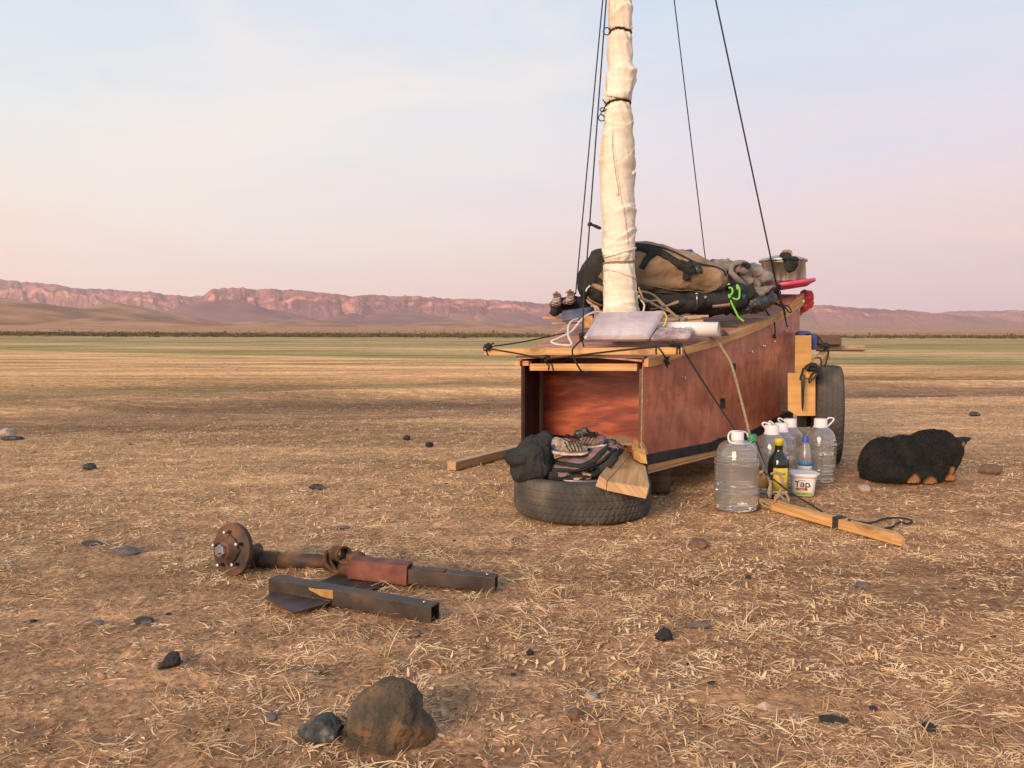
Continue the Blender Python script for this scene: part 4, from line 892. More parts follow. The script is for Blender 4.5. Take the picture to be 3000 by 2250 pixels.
def sail():
    ys = np.linspace(-400, 950, 520); n = 150; th = np.linspace(0, 2 * np.pi, n, endpoint=False)
    l = np.interp(ys, [s[0] for s in st], [s[1] for s in st]); r = np.interp(ys, [s[0] for s in st], [s[2] for s in st])
    ker = np.ones(5) / 5; l = np.convolve(np.pad(l, 2, 'edge'), ker, 'valid'); r = np.convolve(np.pad(r, 2, 'edge'), ker, 'valid')
    V = np.zeros((len(ys), n, 3))
    zz = np.array([at((1815, y), YM).z for y in ys])
    tie = sum(np.exp(-((ys - t) / 9.0) ** 2) for t in (97, 306, 768))
    for i, y in enumerate(ys):
        a, b = at((l[i], y), YM), at((r[i], y), YM); c = (a.x + b.x) / 2; h = (b.x - a.x) / 2 * .985
        z = zz[i]
        seam = -1.9 + .9 * math.sin(z * 2.1) + z * .25            # edge of the rolled cloth, winding round
        fr = ((th - seam) % (2 * np.pi)) / (2 * np.pi)
        step = .007 * (fr - .5)
        cx_, cy_ = np.cos(th), np.sin(th)
        sl = z + .045 * np.sin(th * 1 + z * 3)
        wr = .0030 * ridge(cx_ * .8 + 5, cy_ * .8, sl * 10 + cx_ * 1.2, 3, 5) + .0030 * fbm(cx_ * 1.3, cy_ * 1.3, np.full(n, z * 9), 3, 6)
        for (z0, tl_, ph, A_, wd_, ext) in CREASES:
            d = z - (z0 + tl_ * np.cos(th - ph)); win = np.exp(-((((th - ph - ext + np.pi) % (2 * np.pi)) - np.pi) / 1.3) ** 2)
            wr = wr + A_ * win * np.where(d > 0, np.exp(-(d / (wd_ * .22)) ** 2), np.exp(-(d / (wd_ * 1.6)) ** 2))
        gather = tie[i] * (.003 * np.sin(th * 13 + 2 * np.sin(th * 3)) )
        near = np.exp(-((ys[i] - np.array([97, 306, 768])) / 40.) ** 2).sum()
        wr = wr + near * .0022 * np.sin(th * 11 + z * 40)
        rad = h + step * (1 - tie[i]) + wr * (1 - .7 * tie[i]) + gather
        V[i, :, 0] = c + rad * cx_; V[i, :, 1] = YM + .02 * (h - .065) + rad * cy_; V[i, :, 2] = z + .004 * fbm(cx_ * 2, cy_ * 2, np.full(n, z * 9), 2, 8)
    return V
Vs = sail(); me = np_mesh('sail', Vs.reshape(-1, 3), grid_faces(520, 150, False, True)[:, ::-1], SAIL, True); link_mesh('sail', me, mast)
SBV = BVHTree.FromPolygons([Vector(v) for v in Vs.reshape(-1, 3)], grid_faces(520, 150, False, True).tolist())
def flap(rows, th_=.004, slant=.0, name='sail_flap'):
    V = []; nc = 14
    for (y, xl, xr) in rows:
        for j in range(nc):
            x = xl + (xr - xl) * j / (nc - 1); h, n_ = hitp((x, y - (x - xl) * slant), SBV, .003 + .004 * (j / (nc - 1)), YM); V.append(h)
    F = grid_faces(len(rows), nc); me = np_mesh(name, np.array([v[:] for v in V]), F, SAIL, True); o = link_mesh(name, me, mast); md = o.modifiers.new('t', 'SOLIDIFY'); md.thickness = th_; md.offset = 0; return o
ys_ = np.linspace(392, 572, 26)
flap([(y, np.interp(y, [392, 420, 480, 572], [1771, 1768, 1772, 1808]), np.interp(y, [392, 440, 500, 572], [1794, 1796, 1802, 1813])) for y in ys_])
flap([(y, 1771 + (y - 722) * -.1, 1860) for y in np.linspace(740, 756, 8)], .003, .28)
flap([(y, 1779, np.interp(y, [208, 250, 285], [1856, 1848, 1836])) for y in np.linspace(222, 282, 10)], .004, -.12)
m = MB(); top = at((1819, -1300), YM); m.tube([(top.x, YM, .76), (top.x, YM, 2.5), top], [.034, .032, .028], 20); m.build('pole', PINE_P, mast)
def tie_ring(yl, yr, rcord, mt, bow=True, wave=6, name='tie'):
    a, b = at((np.interp((yl + yr) / 2, [s[0] for s in st], [s[1] for s in st]), yl), YM), at((np.interp((yl + yr) / 2, [s[0] for s in st], [s[2] for s in st]), yr), YM)
    c = (a + b) / 2; h = (b - a).length / 2 + .002; pts = []
    for t in np.linspace(0, 2 * math.pi, 41)[:-1]:
        pts.append(Vector((c.x + h * math.cos(t), YM + h * math.sin(t), c.z + (b.z - a.z) / 2 * math.cos(t) + .004 * math.sin(2 * t) + wave * .001 * (-math.sin(t)))))
    np_ = []
    for p in pts:
        v = Vector((p.x - c.x, p.y - YM, 0)).normalized(); o_ = Vector((c.x, YM, p.z)) + v * .25; h_ = SBV.ray_cast(o_, -v)
        np_.append(h_[0] + v * rcord * .6 if h_[0] is not None else p)
    pts = np_
    mb = MB(); mb.tube(pts, rcord, 8, closed=True); mb.tube([p + Vector((0, 0, rcord * 2)) for p in pts], rcord, 8, closed=True); return mb, a
mb, a = tie_ring(99, 100, .0032, CORD_B); knot(mb, a + Vector((.003, -.01, 0)), .007, .003)
mb.tube([a + Vector((-.022 + .017 * math.cos(t), -.012, .008 + .018 * math.sin(t))) for t in np.linspace(0, 2 * math.pi, 20)[:-1]], .0028, 6, closed=True); mb.build('tie', CORD_B, mast)
mb, a = tie_ring(316, 306, .0030, CORD_B, wave=12)
q = [z6(770, 880), z6(735, 905), z6(712, 885), z6(735, 872), z6(745, 885), z6(720, 920), z6(750, 945), z6(720, 925), z6(700, 955), z6(718, 980), z6(750, 972)]
mb.tube(smooth_path([at(p, YM - .03 - .002 * i) for i, p in enumerate(q)], 5), .0027, 6); mb.tube(smooth_path([at(p, YM - .03) for p in (z6(733, 805), z6(748, 825), z6(765, 850))], 4), .0025, 6); mb.build('tie', CORD_B, mast)
mb, a = tie_ring(775, 764, .0036, CORD_T, wave=-8); mb.build('tie', CORD_T, mast)
mb, a = tie_ring(795, 822, .0022, CORD_W, wave=4); mb.build('tie', CORD_W, mast)
# little torn flaps of cloth
for pts in ([z6(738, 1095), z6(760, 1075), z6(812, 1082), z6(770, 1120)], [z6(1008, 1372), z6(985, 1378), z6(965, 1400), z6(985, 1425)], [z6(735, 805), z6(760, 780), z6(820, 770), z6(765, 840)]):
    P = [at(p, YM - .07) for p in pts]; m = MB(); m.slab([P[0], P[1], P[2] + Vector((0, .02, 0)), P[3]], (0, .004, 0)); m.build('cloth_flap', SAIL, mast, subsurf=1)

# stays
mt1, mt2 = at((1818, -569), YM), top
G = 'black stay ropes holding up the mast'
cord('stay_rope', [mt1, at(z1(905, 670), 4.35)], .0034, CORD_B, None, 'black stay rope at far left of the mast, ending behind the hiking boots', 'rope', G, k=1)
cord('stay_rope', [mt1, at(z1(1005, 420), 3.92), at(z1(985, 600), 3.86), at(z1(970, 1035), 3.72)], .0036, CORD_B, None, 'black stay rope just left of the mast, crossing in front of the backpack', 'rope', G, k=1, knots=((at(z1(965, 1050), 3.70), .012), (at(z1(962, 1085), 3.70), .010)))
cord('stay_rope', [mt2, at(z2(530, 375), 4.9)], .0032, CORD_B, None, 'thin black stay rope right of the mast, ending at the blue cloth', 'rope', G, k=1)
cord('stay_rope', [mt2, at(z2(1180, 560), 4.78)], .0046, CORD_B, None, 'thick black stay rope at far right, ending at the cooking pot', 'rope', G, k=1)
cord('hook_loop', [at(z1(1032, 25), 3.96), at(z1(1080, 30), 3.95), at(z1(1135, 55), 3.95), at(z1(1120, 62), 3.95), at(z1(1080, 42), 3.95), at(z1(1035, 20), 3.96)], .0050, CORD_B, None, 'short black loop tied to the left stay rope', 'cord', knots=((at(z1(1038, 24), 3.96), .007),))
cord('cord', [at(z1(962, 1090), 3.70), at(z1(880, 1175), 3.62), at(z1(885, 1250), 3.60), at(z1(930, 1340), 3.60), at(z1(970, 1385), 3.62), at(z1(1040, 1385), 3.62)], .0042, CORD_B, None, 'black cord end hanging over the front beam from the stay knot', 'cord')
cord('cord', [at(z1(965, 1090), 3.70), at(z1(975, 1130), 3.70), at(z1(980, 1160), 3.70)], .0036, CORD_B, None, 'short black tail below the stay knot on the deck', 'cord')
# tackle of black cord at the thick stay's foot
tk = MB()
for pp in ([(1180, 560), (1190, 620), (1220, 720), (1245, 770), (1265, 880), (1285, 975)], [(1180, 600), (1150, 680), (1140, 740), (1230, 770), (1290, 780), (1325, 830), (1300, 835), (1260, 790), (1210, 740)], [(1140, 750), (1200, 770), (1245, 800), (1255, 850), (1270, 920)],
           [(1195, 570), (1170, 640), (1165, 720), (1190, 760)], [(1060, 790), (1110, 860), (1150, 915)], [(1075, 800), (1130, 880), (1152, 900)], [(1185, 560), (1215, 700), (1250, 790), (1268, 860)]):
    tk.tube(smooth_path([at(z2(*p), 4.76 - .02 * i) for i, p in enumerate(pp)], 5), .0042, 6)
knot(tk, at(z2(1190, 600), 4.76), .020, .0045, 7); knot(tk, at(z2(1185, 650), 4.75), .018, .0045, 6, seed=5)
o = tk.build('rope_tackle', CORD_B, None, at(z2(1190, 600), 4.76)); tag(o, 'tangle of black cord lashed over the rail by the pot', 'rope')
m = MB(); m.tube(smooth_path([side(z2(1165, 930), .03), side(z2(1172, 1000), .012), side(z2(1168, 1080), .006)], 5), .0042, 6); m.tube([side(z2(1168, 1040), .008), side(z2(1168, 1080), .008)], .009, 8)
tag(m.build('toggle', CORD_B, None, side(z2(1168, 1060), 0)), 'black toggle on a cord hanging down the cart side', 'toggle')
# ---------------------------------------------------------------- load on the deck
def E(f, x, y, rx, ry, Y, ryd, s, rot=0):
    """ellipsoid given in a zoom frame of scale s"""
    return epx(f(x, y), rx / s, ry / s, Y, ryd, rot)
YB = 4.42
FOIL2 = mat('smoky_wrap', (.24, .17, .17), (.38, .29, .29), (.55, .47, .47), scale=4, detail=7, rough=.2, rvar=.25, bump=.8, bscale=20, bdist=.012, coat=.6, stretch=(1, 4, 4))
WR = [(.012, (9, 9, 12), 'crease'), (.007, (6, 6, 9), 'ridge'), (.006, (14, 14, 18), 'fbm'), (.003, (40, 40, 40), 'ridge')]
# backpack
bp_ = empty('backpack', (at((1940, 850), YB).x, YB, .86), 'big khaki backpack with black straps lying behind the mast', 'backpack')
e = lambda x, y, rx, ry, ryd, rot=0, dY=0: epx((x, y), rx, ry, YB + dY, ryd, rot)
pack, PBV = obj_blob('pack_body', [e(1885, 785, 140, 76, .16, 5), e(1990, 798, 120, 62, .16, 12), e(2065, 815, 68, 46, .14, 15), e(1810, 790, 70, 78, .16), e(1900, 835, 190, 30, .15), e(1960, 770, 120, 40, .12, 16)], TANC, bp_, vox=.010, smooth_it=6, wr=[(.006, (5, 5, 9), 'ridge'), (.008, (7, 7, 14), 'crease'), (.003, (16, 16, 20), 'fbm'), (.0022, (38, 38, 50), 'ridge')], seed=3)
bpan, BBV = obj_blob('back_panel', [e(1768, 795, 50, 68, .15, -18, -.03), e(1735, 815, 44, 55, .15, 0, -.03), e(1760, 850, 50, 45, .15, 0, -.03), e(1725, 840, 32, 36, .13, 0, -.02)], BLACKC, bp_, vox=.009, smooth_it=4, wr=[(.006, (9, 9, 9), 'ridge'), (.003, (30, 30, 30), 'fbm')], seed=5)
m = MB()
ribbon(m, [q1(1430, 262), q1(1560, 262), q1(1720, 300), q1(1850, 345), q1(2000, 430), q1(2150, 520), q2(60, 570), q2(200, 590)], [.050, .055, .05, .045, .04, .055, .07, .05], PBV, .007, YB)
m.build('shoulder_strap', BLACKC, bp_)
m = MB(); ribbon(m, [q1(1800, 300), q1(1690, 370), q1(1620, 460), q1(1570, 540), q1(1545, 595)], [.04, .035, .032, .03], PBV, .008, YB); m.build('shoulder_strap', BLACKC, bp_)
m = MB(); ribbon(m, [q2(90, 560), q2(70, 660), q2(50, 770)], [.045, .04, .03], PBV, .010, YB); m.build('strap_pad', BLACKC, bp_)
m = MB(); ribbon(m, [q2(150, 520), q2(230, 560), q2(255, 660)], [.03, .035, .02], PBV, .010, YB); m.build('buckle', DARKP, bp_)
for path, nm in (([q1(1450, 200), q1(1700, 225), q1(1990, 300), q2(60, 430), q2(290, 530), q2(520, 570), q2(660, 640), q2(690, 720)], 'piping'), ([q1(1500, 850), q1(1800, 880), q1(2100, 930), q2(100, 930), q2(380, 960), q2(560, 900), q2(660, 780)], 'seam'), ([q1(1540, 920), q1(1800, 960), q2(0, 985), q2(300, 1000), q2(500, 985)], 'seam')):
    m = MB(); ribbon(m, path, .010 if nm == 'piping' else .005, PBV, .004, YB); m.build(nm, BLACKC if nm == 'piping' else GREYC, bp_)
for path, w_ in (([q1(740, 850), q1(840, 890), q1(960, 945)], .026), ([q1(860, 690), q1(910, 720), q1(960, 740)], .030), ([q1(680, 1050), q1(780, 1130), q1(900, 1180)], .034)):
    m = MB(); ribbon(m, path, w_, BBV, .004, YB); m.build('tan_patch', TANC, bp_)
m = MB(); ribbon(m, [q1(660, 950), q1(680, 900), q1(720, 860)], .008, BBV, .006, YB); m.build('pull_tab', WHITEP, bp_)
# dark bags beneath
o, DBV = obj_blob('duffel_bag', [epx((1930, 890), 175, 32, 4.40, .20), epx((2080, 885), 110, 36, 4.46, .18), epx((2160, 868), 60, 40, 4.5, .14), epx((1860, 880), 90, 30, 4.4, .18)], BLACKC, None, at((2000, 915), 4.42), vox=.011, smooth_it=3, wr=WR, seed=8)
tag(o, 'black duffel bag squashed flat beneath the khaki backpack', 'bag')
m = MB(); ribbon(m, [q1(1680, 1240), q1(1900, 1200), q1(2150, 1130)], .016, DBV, .004, 4.4); ribbon(m, [q2(480, 1195), q2(620, 1185), q2(760, 1170)], .020, DBV, .004, 4.4); m.build('piping', CORD_T, o)
m = MB(); m.tube([at(q2(228, 1000), 4.2), at(q2(232, 1170), 4.2)], .004, 8); m.lathe([(.009, 0), (.010, .006), (0, .012)], at(q2(225, 1010), 4.2), (0, 0, 1), 12); m.lathe([(.009, 0), (.010, .006), (0, .010)], at(q2(362, 1058), 4.2), (0, -1, .2), 12)
m.build('clasp', BRIGHTM, o)
o, JBV = obj_blob('jacket', [E(q2, 700, 580, 230, 120, 4.62, .16, 5.53, 10), E(q2, 900, 650, 250, 150, 4.62, .16, 5.53, 20), E(q2, 1180, 680, 230, 110, 4.62, .14, 5.53, 28), E(q2, 1310, 730, 120, 120, 4.56, .10, 5.53, 20), E(q2, 1000, 820, 280, 100, 4.62, .14, 5.53, 30)], GREYC, None, at(q2(1000, 950), 4.62), vox=.009, smooth_it=3, wr=[(.009, (8, 8, 8), 'ridge'), (.014, (12, 12, 12), 'crease'), (.003, (40, 40, 40), 'fbm')], seed=11)
tag(o, 'crumpled grey canvas jacket heaped right of the backpack', 'jacket')
m = MB(); m.tube(smooth_path([at(q2(*p), 4.46) for p in ((790, 660), (790, 570), (860, 505), (980, 500), (1060, 540))], 5), [.016] * 21, 10); m.tube(smooth_path([at(q2(*p), 4.46 - .01 * i) for i, p in enumerate(((770, 640), (860, 740), (980, 850), (1090, 950), (1200, 1000), (1330, 985)))], 5), [.018] * 26, 10)
m.build('collar', GREYC, o)
m = MB(); m.tube(smooth_path([at(q2(*p), 4.44) for p in ((960, 510), (1050, 520), (1080, 560), (1020, 555))], 4), .009, 8); m.build('zip_flap', BLACKC, o)
o, _ = obj_blob('trouser_leg', [E(q2, 1230, 950, 170, 55, 4.55, .10, 5.53, 0), E(q2, 1380, 900, 110, 50, 4.58, .10, 5.53, -20)], GREYC, None, at(q2(1250, 1000), 4.55), vox=.009, smooth_it=2, wr=WR, seed=14)
o.name = 'folded_trousers'; tag(o, 'folded brown-grey cloth under the jacket next to the pot', 'cloth')
o, _ = obj_blob('rubbish_sack', [E(q2, 1120, 1150, 230, 180, 4.50, .13, 5.53), E(q2, 1320, 1090, 150, 130, 4.56, .12, 5.53), E(q2, 950, 1260, 150, 90, 4.46, .11, 5.53)], DARKP, None, at(q2(1150, 1330), 4.5), vox=.009, smooth_it=2, wr=[(.010, (12, 12, 12), 'ridge'), (.006, (28, 28, 28), 'ridge')], seed=15)
tag(o, 'shiny dark grey plastic sack on the deck below the jacket', 'sack')
m = MB(); m.tube(smooth_path([at(q2(*p), 4.36) for p in ((990, 1010), (980, 1100), (985, 1190))], 4), .012, 8); o2 = m.build('blue_tie', BLUEC, o)
o, _ = obj_blob('blue_tarpaulin', [E(q2, 40, 440, 240, 130, 4.75, .10, 5.53, 22), E(q2, 480, 540, 160, 90, 4.85, .10, 5.53, 0)], BLUEC, None, at(q2(200, 600), 4.8), vox=.012, smooth_it=2, wr=WR, seed=17)
tag(o, 'blue tarpaulin peeping out behind the backpack', 'tarpaulin')
# green strap
m = MB(); m.tube(smooth_path([at(q2(*p), 4.30) for p in ((745, 905), (790, 905), (808, 960), (790, 1010), (745, 1025), (800, 1065), (870, 1090), (912, 1070), (922, 980), (915, 910), (880, 860), (890, 930))], 5), .0058, 6)
m.tube(smooth_path([at(q2(*p), 4.29) for p in ((745, 1030), (780, 1120), (820, 1210), (860, 1290), (910, 1380), (990, 1445))], 5), .0055, 6)
tag(m.build('green_strap', GREEN, None, at(q2(800, 1030), 4.30)), 'bright green strap dangling in a loop off the backpack', 'strap')
# pot, basin, mesh bag
pc = at(q2(1652, 868), 5.0); tiltv = Vector((-.09, 0, 1)).normalized()
pot = empty('cooking_pot', pc, 'dented steel cooking pot with a lid, standing in the pink basin', 'pot')
m = MB(); m.lathe([(.0, 0), (.120, 0), (.131, .010), (.133, .03), (.134, .138), (.137, .142), (.137, .150), (.131, .150), (.130, .02), (0, .018)], pc, tiltv, 64); m.build('pot_wall', STEEL, pot)
m = MB(); m.lathe([(.132, .150), (.148, .150), (.149, .162), (.142, .166), (.125, .172), (.08, .186), (.03, .193), (0, .194)], pc, tiltv, 64); m.build('lid', STEEL, pot)
m = MB(); m.tube(smooth_path([pc + Vector((-.03, -.02, .188)), pc + Vector((-.02, -.02, .216)), pc + Vector((.025, -.02, .216)), pc + Vector((.03, -.02, .188))], 5), .007, 8, ); m.build('lid_handle', mat('cork', (.40, .22, .09), rough=.7), pot)
o, _ = obj_blob('pot_cloth', [E(q2, 1650, 415, 90, 90, 4.90, .06, 5.53, 25), E(q2, 1690, 370, 50, 50, 4.90, .04, 5.53, 0), E(q2, 1730, 450, 140, 60, 4.87, .08, 5.53, 10), E(q2, 1740, 550, 105, 105, 4.82, .022, 5.53, 0), E(q2, 1790, 520, 75, 70, 4.82, .025, 5.53)], BLACKC, None, at(q2(1720, 500), 4.9), vox=.006, smooth_it=3, wr=[(.005, (25, 25, 25), 'ridge')], seed=19)
tag(o, 'black cloth thrown over the lid of the cooking pot', 'cloth')
bs = pc + Vector((.012, 0, -.052)); tb = Vector((-.15, 0, 1)).normalized()
m = MB(); m.lathe([(0, .028), (.125, .028), (.160, .045), (.178, .050), (.184, .056), (.184, .070), (.178, .074), (.160, .062), (.120, .038), (0, .036)], bs, tb, 72); tag(m.build('basin', PINK, None, bs), 'pink plastic basin on the rear corner under the pot', 'basin')
o, _ = obj_blob('mesh_bag', [E(q2, 2010, 1060, 90, 130, 5.1, .05, 5.53, 15), E(q2, 1960, 1200, 90, 110, 5.1, .035, 5.53, 35), E(q2, 2060, 1120, 50, 110, 5.1, .04, 5.53), E(q2, 1895, 1310, 32, 50, 5.1, .02, 5.53, 30), E(q2, 1975, 980, 60, 40, 5.1, .04, 5.53)], REDM, None, at(q2(1980, 1350), 5.1), vox=.006, smooth_it=2, wr=[(.008, (18, 18, 18), 'ridge')], seed=21)
tag(o, 'red mesh bag hanging off the rear corner of the cart', 'bag')
o, _ = obj_blob('plastic_bag', [E(q2, 1885, 1190, 45, 90, 5.06, .02, 5.53, 18), E(q2, 1870, 1290, 26, 60, 5.06, .015, 5.53), E(q2, 1950, 1120, 50, 24, 5.04, .012, 5.53, -30)], WHITEP, None, at(q2(1880, 1350), 5.06), vox=.005, smooth_it=2, wr=[(.004, (25, 25, 25), 'ridge')], seed=22)
tag(o, 'small white plastic bag beside the red mesh bag', 'bag')
# front of the deck: packets, pipe, sticks
def pillow(name, corners, th, mt, label, cat, n=34, puff=.4, seed=1, parent=None, wr=.004):
    A, B, C, D = [Vector(c) for c in corners]; nrm = (B - A).cross(D - A).normalized()
    if nrm.z < 0: nrm = -nrm
    V = []; 
    u = np.linspace(0, 1, n); Ug, Vg = np.meshgrid(u, u, indexing='ij')
    base = (np.array(A)[None, None] * ((1 - Ug) * (1 - Vg))[..., None] + np.array(B) * (Ug * (1 - Vg))[..., None] + np.array(C) * (Ug * Vg)[..., None] + np.array(D) * ((1 - Ug) * Vg)[..., None])
    ed = np.minimum(np.minimum(Ug, 1 - Ug), np.minimum(Vg, 1 - Vg)); prof = np.clip(ed / .045, 0, 1) ** .5
    w1 = wr * (ridge(Ug * 5 + seed, Vg * 5, o=3, seed=seed) - .5) * (.25 + prof)
    topz = th / 2 * prof * (1 + puff * (4 * Ug * (1 - Ug) * Vg * (1 - Vg) - .5)) + w1
    botz = -th / 2 * prof
    nn = np.array(nrm)
    T = base + nn * topz[..., None]; Bm = base + nn * botz[..., None]
    V = np.concatenate([T.reshape(-1, 3), Bm.reshape(-1, 3)]); F = grid_faces(n, n); F2 = F[:, ::-1] + n * n
    me = np_mesh(name, V, np.concatenate([F, F2]), mt, True)
    o = link_mesh(name, me, parent, None if parent else (A + C) / 2 - nrm * th / 2)
    if not parent: tag(o, label, cat)
    return o
dk = lambda p, up=.0: hitp(p, DECK, 0, 3.8)[0] + Vector((0, 0, up))
fl, fr_ = at(z1(970, 1090), 3.78), at(z1(1585, 1085), 3.80)
pillow('wrapped_panel', [at(z1(1105, 862), 3.93), at(z1(1735, 840), 3.93), fr_, fl], .044, FOIL, 'large flat panel wrapped in clear plastic leaning at the mast foot', 'packet', puff=.1, seed=3, wr=.003)
fl2, fr2 = at(z1(1600, 1085), 3.78), at(z1(1955, 1082), 3.80)
pillow('wrapped_slab', [at(z1(1640, 1000), 3.91), at(z1(2000, 995), 3.92), fr2, fl2], .030, FOIL2, 'smaller reddish slab in clear plastic by the white pipe', 'packet', seed=6, wr=.006)
a, b = at(z2(30, 988), 4.06), at(z2(648, 996), 3.92); ax = (b - a).normalized(); Lp = (b - a).length
m = MB(); m.lathe([(.037, 0), (.037, Lp), (.0325, Lp), (.0325, 0)], a, ax, 40, closed=True); tag(m.build('pipe', WHITEP, None, a), 'white plastic pipe lying across the deck', 'pipe')
m = MB(); 
for i, (p, q, w_) in enumerate((((130, 905), (300, 900), .016), ((300, 895), (480, 880), .014), ((120, 925), (500, 915), .012), ((320, 880), (550, 870), .010))): m.beam(at(z2(*p), 4.16 + .015 * i), at(z2(*q), 4.16 + .015 * i), .03, w_)
tag(m.build('kindling', PINE_P, None, at(z2(300, 930), 4.16)), 'thin split sticks of pale wood behind the white pipe', 'sticks')
m = MB(); m.beam(dk(z2(675, 975), .012), dk(z2(820, 978), .012), .03, .018); tag(m.build('tool_handle', BLACKM, None, dk(z2(750, 978))), 'short black bar lying beside the open end of the pipe', 'bar')
m = MB(); m.slab([dk(z2(670, 1060), .002), dk(z2(745, 1060), .002), dk(z2(700, 1015), .006), dk(z2(675, 1010), .006)], (0, 0, .003)); tag(m.build('leather_scrap', DARKP, None, dk(z2(700, 1050))), 'dark green plastic scrap next to the open end of the pipe', 'scrap')
# ropes at the mast foot
cord('rope', [at(q1(*p), Y) for p, Y in (((1470, 980), 3.95), ((1560, 965), 3.98), ((1720, 1010), 4.05), ((1850, 1120), 4.08), ((1990, 1260), 4.08), ((2170, 1420), 4.08))], .0060, CORD_T, None, 'upper tan rope strand running from the mast foot to the sticks', 'rope')
cord('rope', [at(q1(*p), Y) for p, Y in (((1480, 1060), 3.95), ((1600, 1090), 3.98), ((1760, 1180), 4.02), ((1900, 1250), 4.06), ((2020, 1300), 4.07), ((2150, 1420), 4.07))], .0062, CORD_T, None, 'lower tan rope strand running from the mast foot to the sticks', 'rope', knots=((at(q2(20, 1430), 4.06), .012),))
cord('rope', [at(q1(*p), Y) for p, Y in (((1500, 900), 3.96), ((1530, 980), 3.94), ((1600, 1110), 3.96), ((1700, 1120), 4.0), ((1800, 1110), 4.04), ((1900, 1200), 4.05))], .0050, CORD_T, None, 'middle tan rope strand crossing below the mast', 'rope')
cord('rope', [at(q1(*p), 3.97) for p in ((1500, 1020), (1540, 1100), (1590, 1180), (1575, 1290))], .0048, CORD_W, None, 'short pale rope hanging down right of the mast foot', 'rope')
YEL = mat('yellow_cord', (.55, .42, .04), (.7, .55, .08), scale=80, rough=.7)
cord('cord', [at(q1(*p), 3.88) for p in ((1905, 1290), (1950, 1370), (1935, 1460), (1900, 1530))], .0042, YEL, None, 'short yellow cord at the corner of the wrapped panel', 'cord')
cord('white_rope', [at(z1(*p), Y) for p, Y in (((1168, 850), 3.95), ((1100, 835), 3.93), ((1030, 855), 3.9), ((960, 905), 3.86), ((860, 1020), 3.8), ((740, 1080), 3.75), ((680, 1108), 3.73), ((740, 1135), 3.71), ((865, 1138), 3.70), ((838, 1060), 3.76), ((838, 970), 3.84), ((870, 920), 3.9), ((925, 900), 3.94))], .0056, CORD_W, None, 'white rope lying in a loose loop on the left of the deck', 'rope')
# left side of the deck
o, _ = obj_blob('stuff_sack', [E(q1, 250, 1200, 200, 110, 4.50, .13, 5.53, 10), E(q1, 480, 1150, 190, 120, 4.50, .14, 5.53), E(q1, 560, 1230, 150, 90, 4.46, .12, 5.53), E(q1, 150, 1290, 90, 70, 4.5, .09, 5.53)], BLACKC, None, at(q1(350, 1380), 4.5), vox=.009, smooth_it=3, wr=WR, seed=25)
tag(o, 'black stuff sack under the hiking boots at the deck\'s left edge', 'bag')
BOOT = mat('boot_suede', (.16, .080, .055), (.27, .145, .10), (.38, .22, .15), scale=25, rough=.9, bump=.5, bscale=90, bdist=.004)
for (x, y, ri, lab) in ((165, 1105, 0, 'left brown hiking boot with pale laces, on the black stuff sack'), (385, 1070, 1, 'right brown hiking boot, nearer the mast, on the black stuff sack')):
    bo = empty('hiking_boot', at(q1(x, y + 90), 4.42), lab, 'boot', 'pair of brown hiking boots on the deck')
    s = 5.53
    sh, SHB = obj_blob('upper', [E(q1, x + 15, y - 5, 78, 80, 4.44, .055, s), E(q1, x + 18, y - 70, 62, 52, 4.46, .045, s, 10), E(q1, x - 8, y + 45, 96, 44, 4.36, .11, s), E(q1, x - 45, y + 62, 80, 34, 4.30, .09, s, -8)], BOOT, bo, vox=.005, smooth_it=3, wr=[(.003, (30, 30, 30), 'ridge')], seed=30 + ri)
    m = MB(); m.tube(smooth_path([at(q1(x - 60, y - 85), 4.41), at(q1(x - 20, y - 112), 4.41), at(q1(x + 50, y - 102), 4.41), at(q1(x + 75, y - 65), 4.41)], 4), .0045, 8); m.tube(smooth_path([at(q1(x - 12, y - 105), 4.43), at(q1(x - 6, y - 135), 4.43), at(q1(x + 14, y - 135), 4.43), at(q1(x + 16, y - 105), 4.43)], 3), .003, 6); m.build('collar', BOOT, bo)
    m = MB(); rnd = random.Random(ri)
    for k in range(5):
        yy = y - 30 + k * 26; m.tube(smooth_path([hitp(q1(x - 55, yy), SHB, .003, 4.35)[0], hitp(q1(x, yy + 16), SHB, .004, 4.35)[0], hitp(q1(x + 60, yy - 8), SHB, .003, 4.35)[0]], 4), .0026, 5)
    m.tube(smooth_path([hitp(q1(x + 40, y - 30), SHB, .004, 4.35)[0], hitp(q1(x + 30, y + 40), SHB, .006, 4.35)[0], hitp(q1(x + 50, y + 90), SHB, .006, 4.35)[0]], 4), .0024, 5); m.build('laces', CORD_W, bo)
m = MB()
for k in range(4):
    m.tube([at(q1(262, 1315 + k * 34), 4.33 + k * .004), at(q1(430, 1295 + k * 34), 4.33), at(q1(600, 1270 + k * 34), 4.34), at(q1(760, 1250 + k * 34), 4.36)], [.015, .016, .016, .015], 14)
tag(m.build('sleeping_mat', mat('blue_foam', (.09, .12, .22), (.13, .17, .28), scale=12, rough=.6), None, at(q1(480, 1440), 4.34)), 'folded blue sleeping mat on the left of the deck', 'sleeping mat')
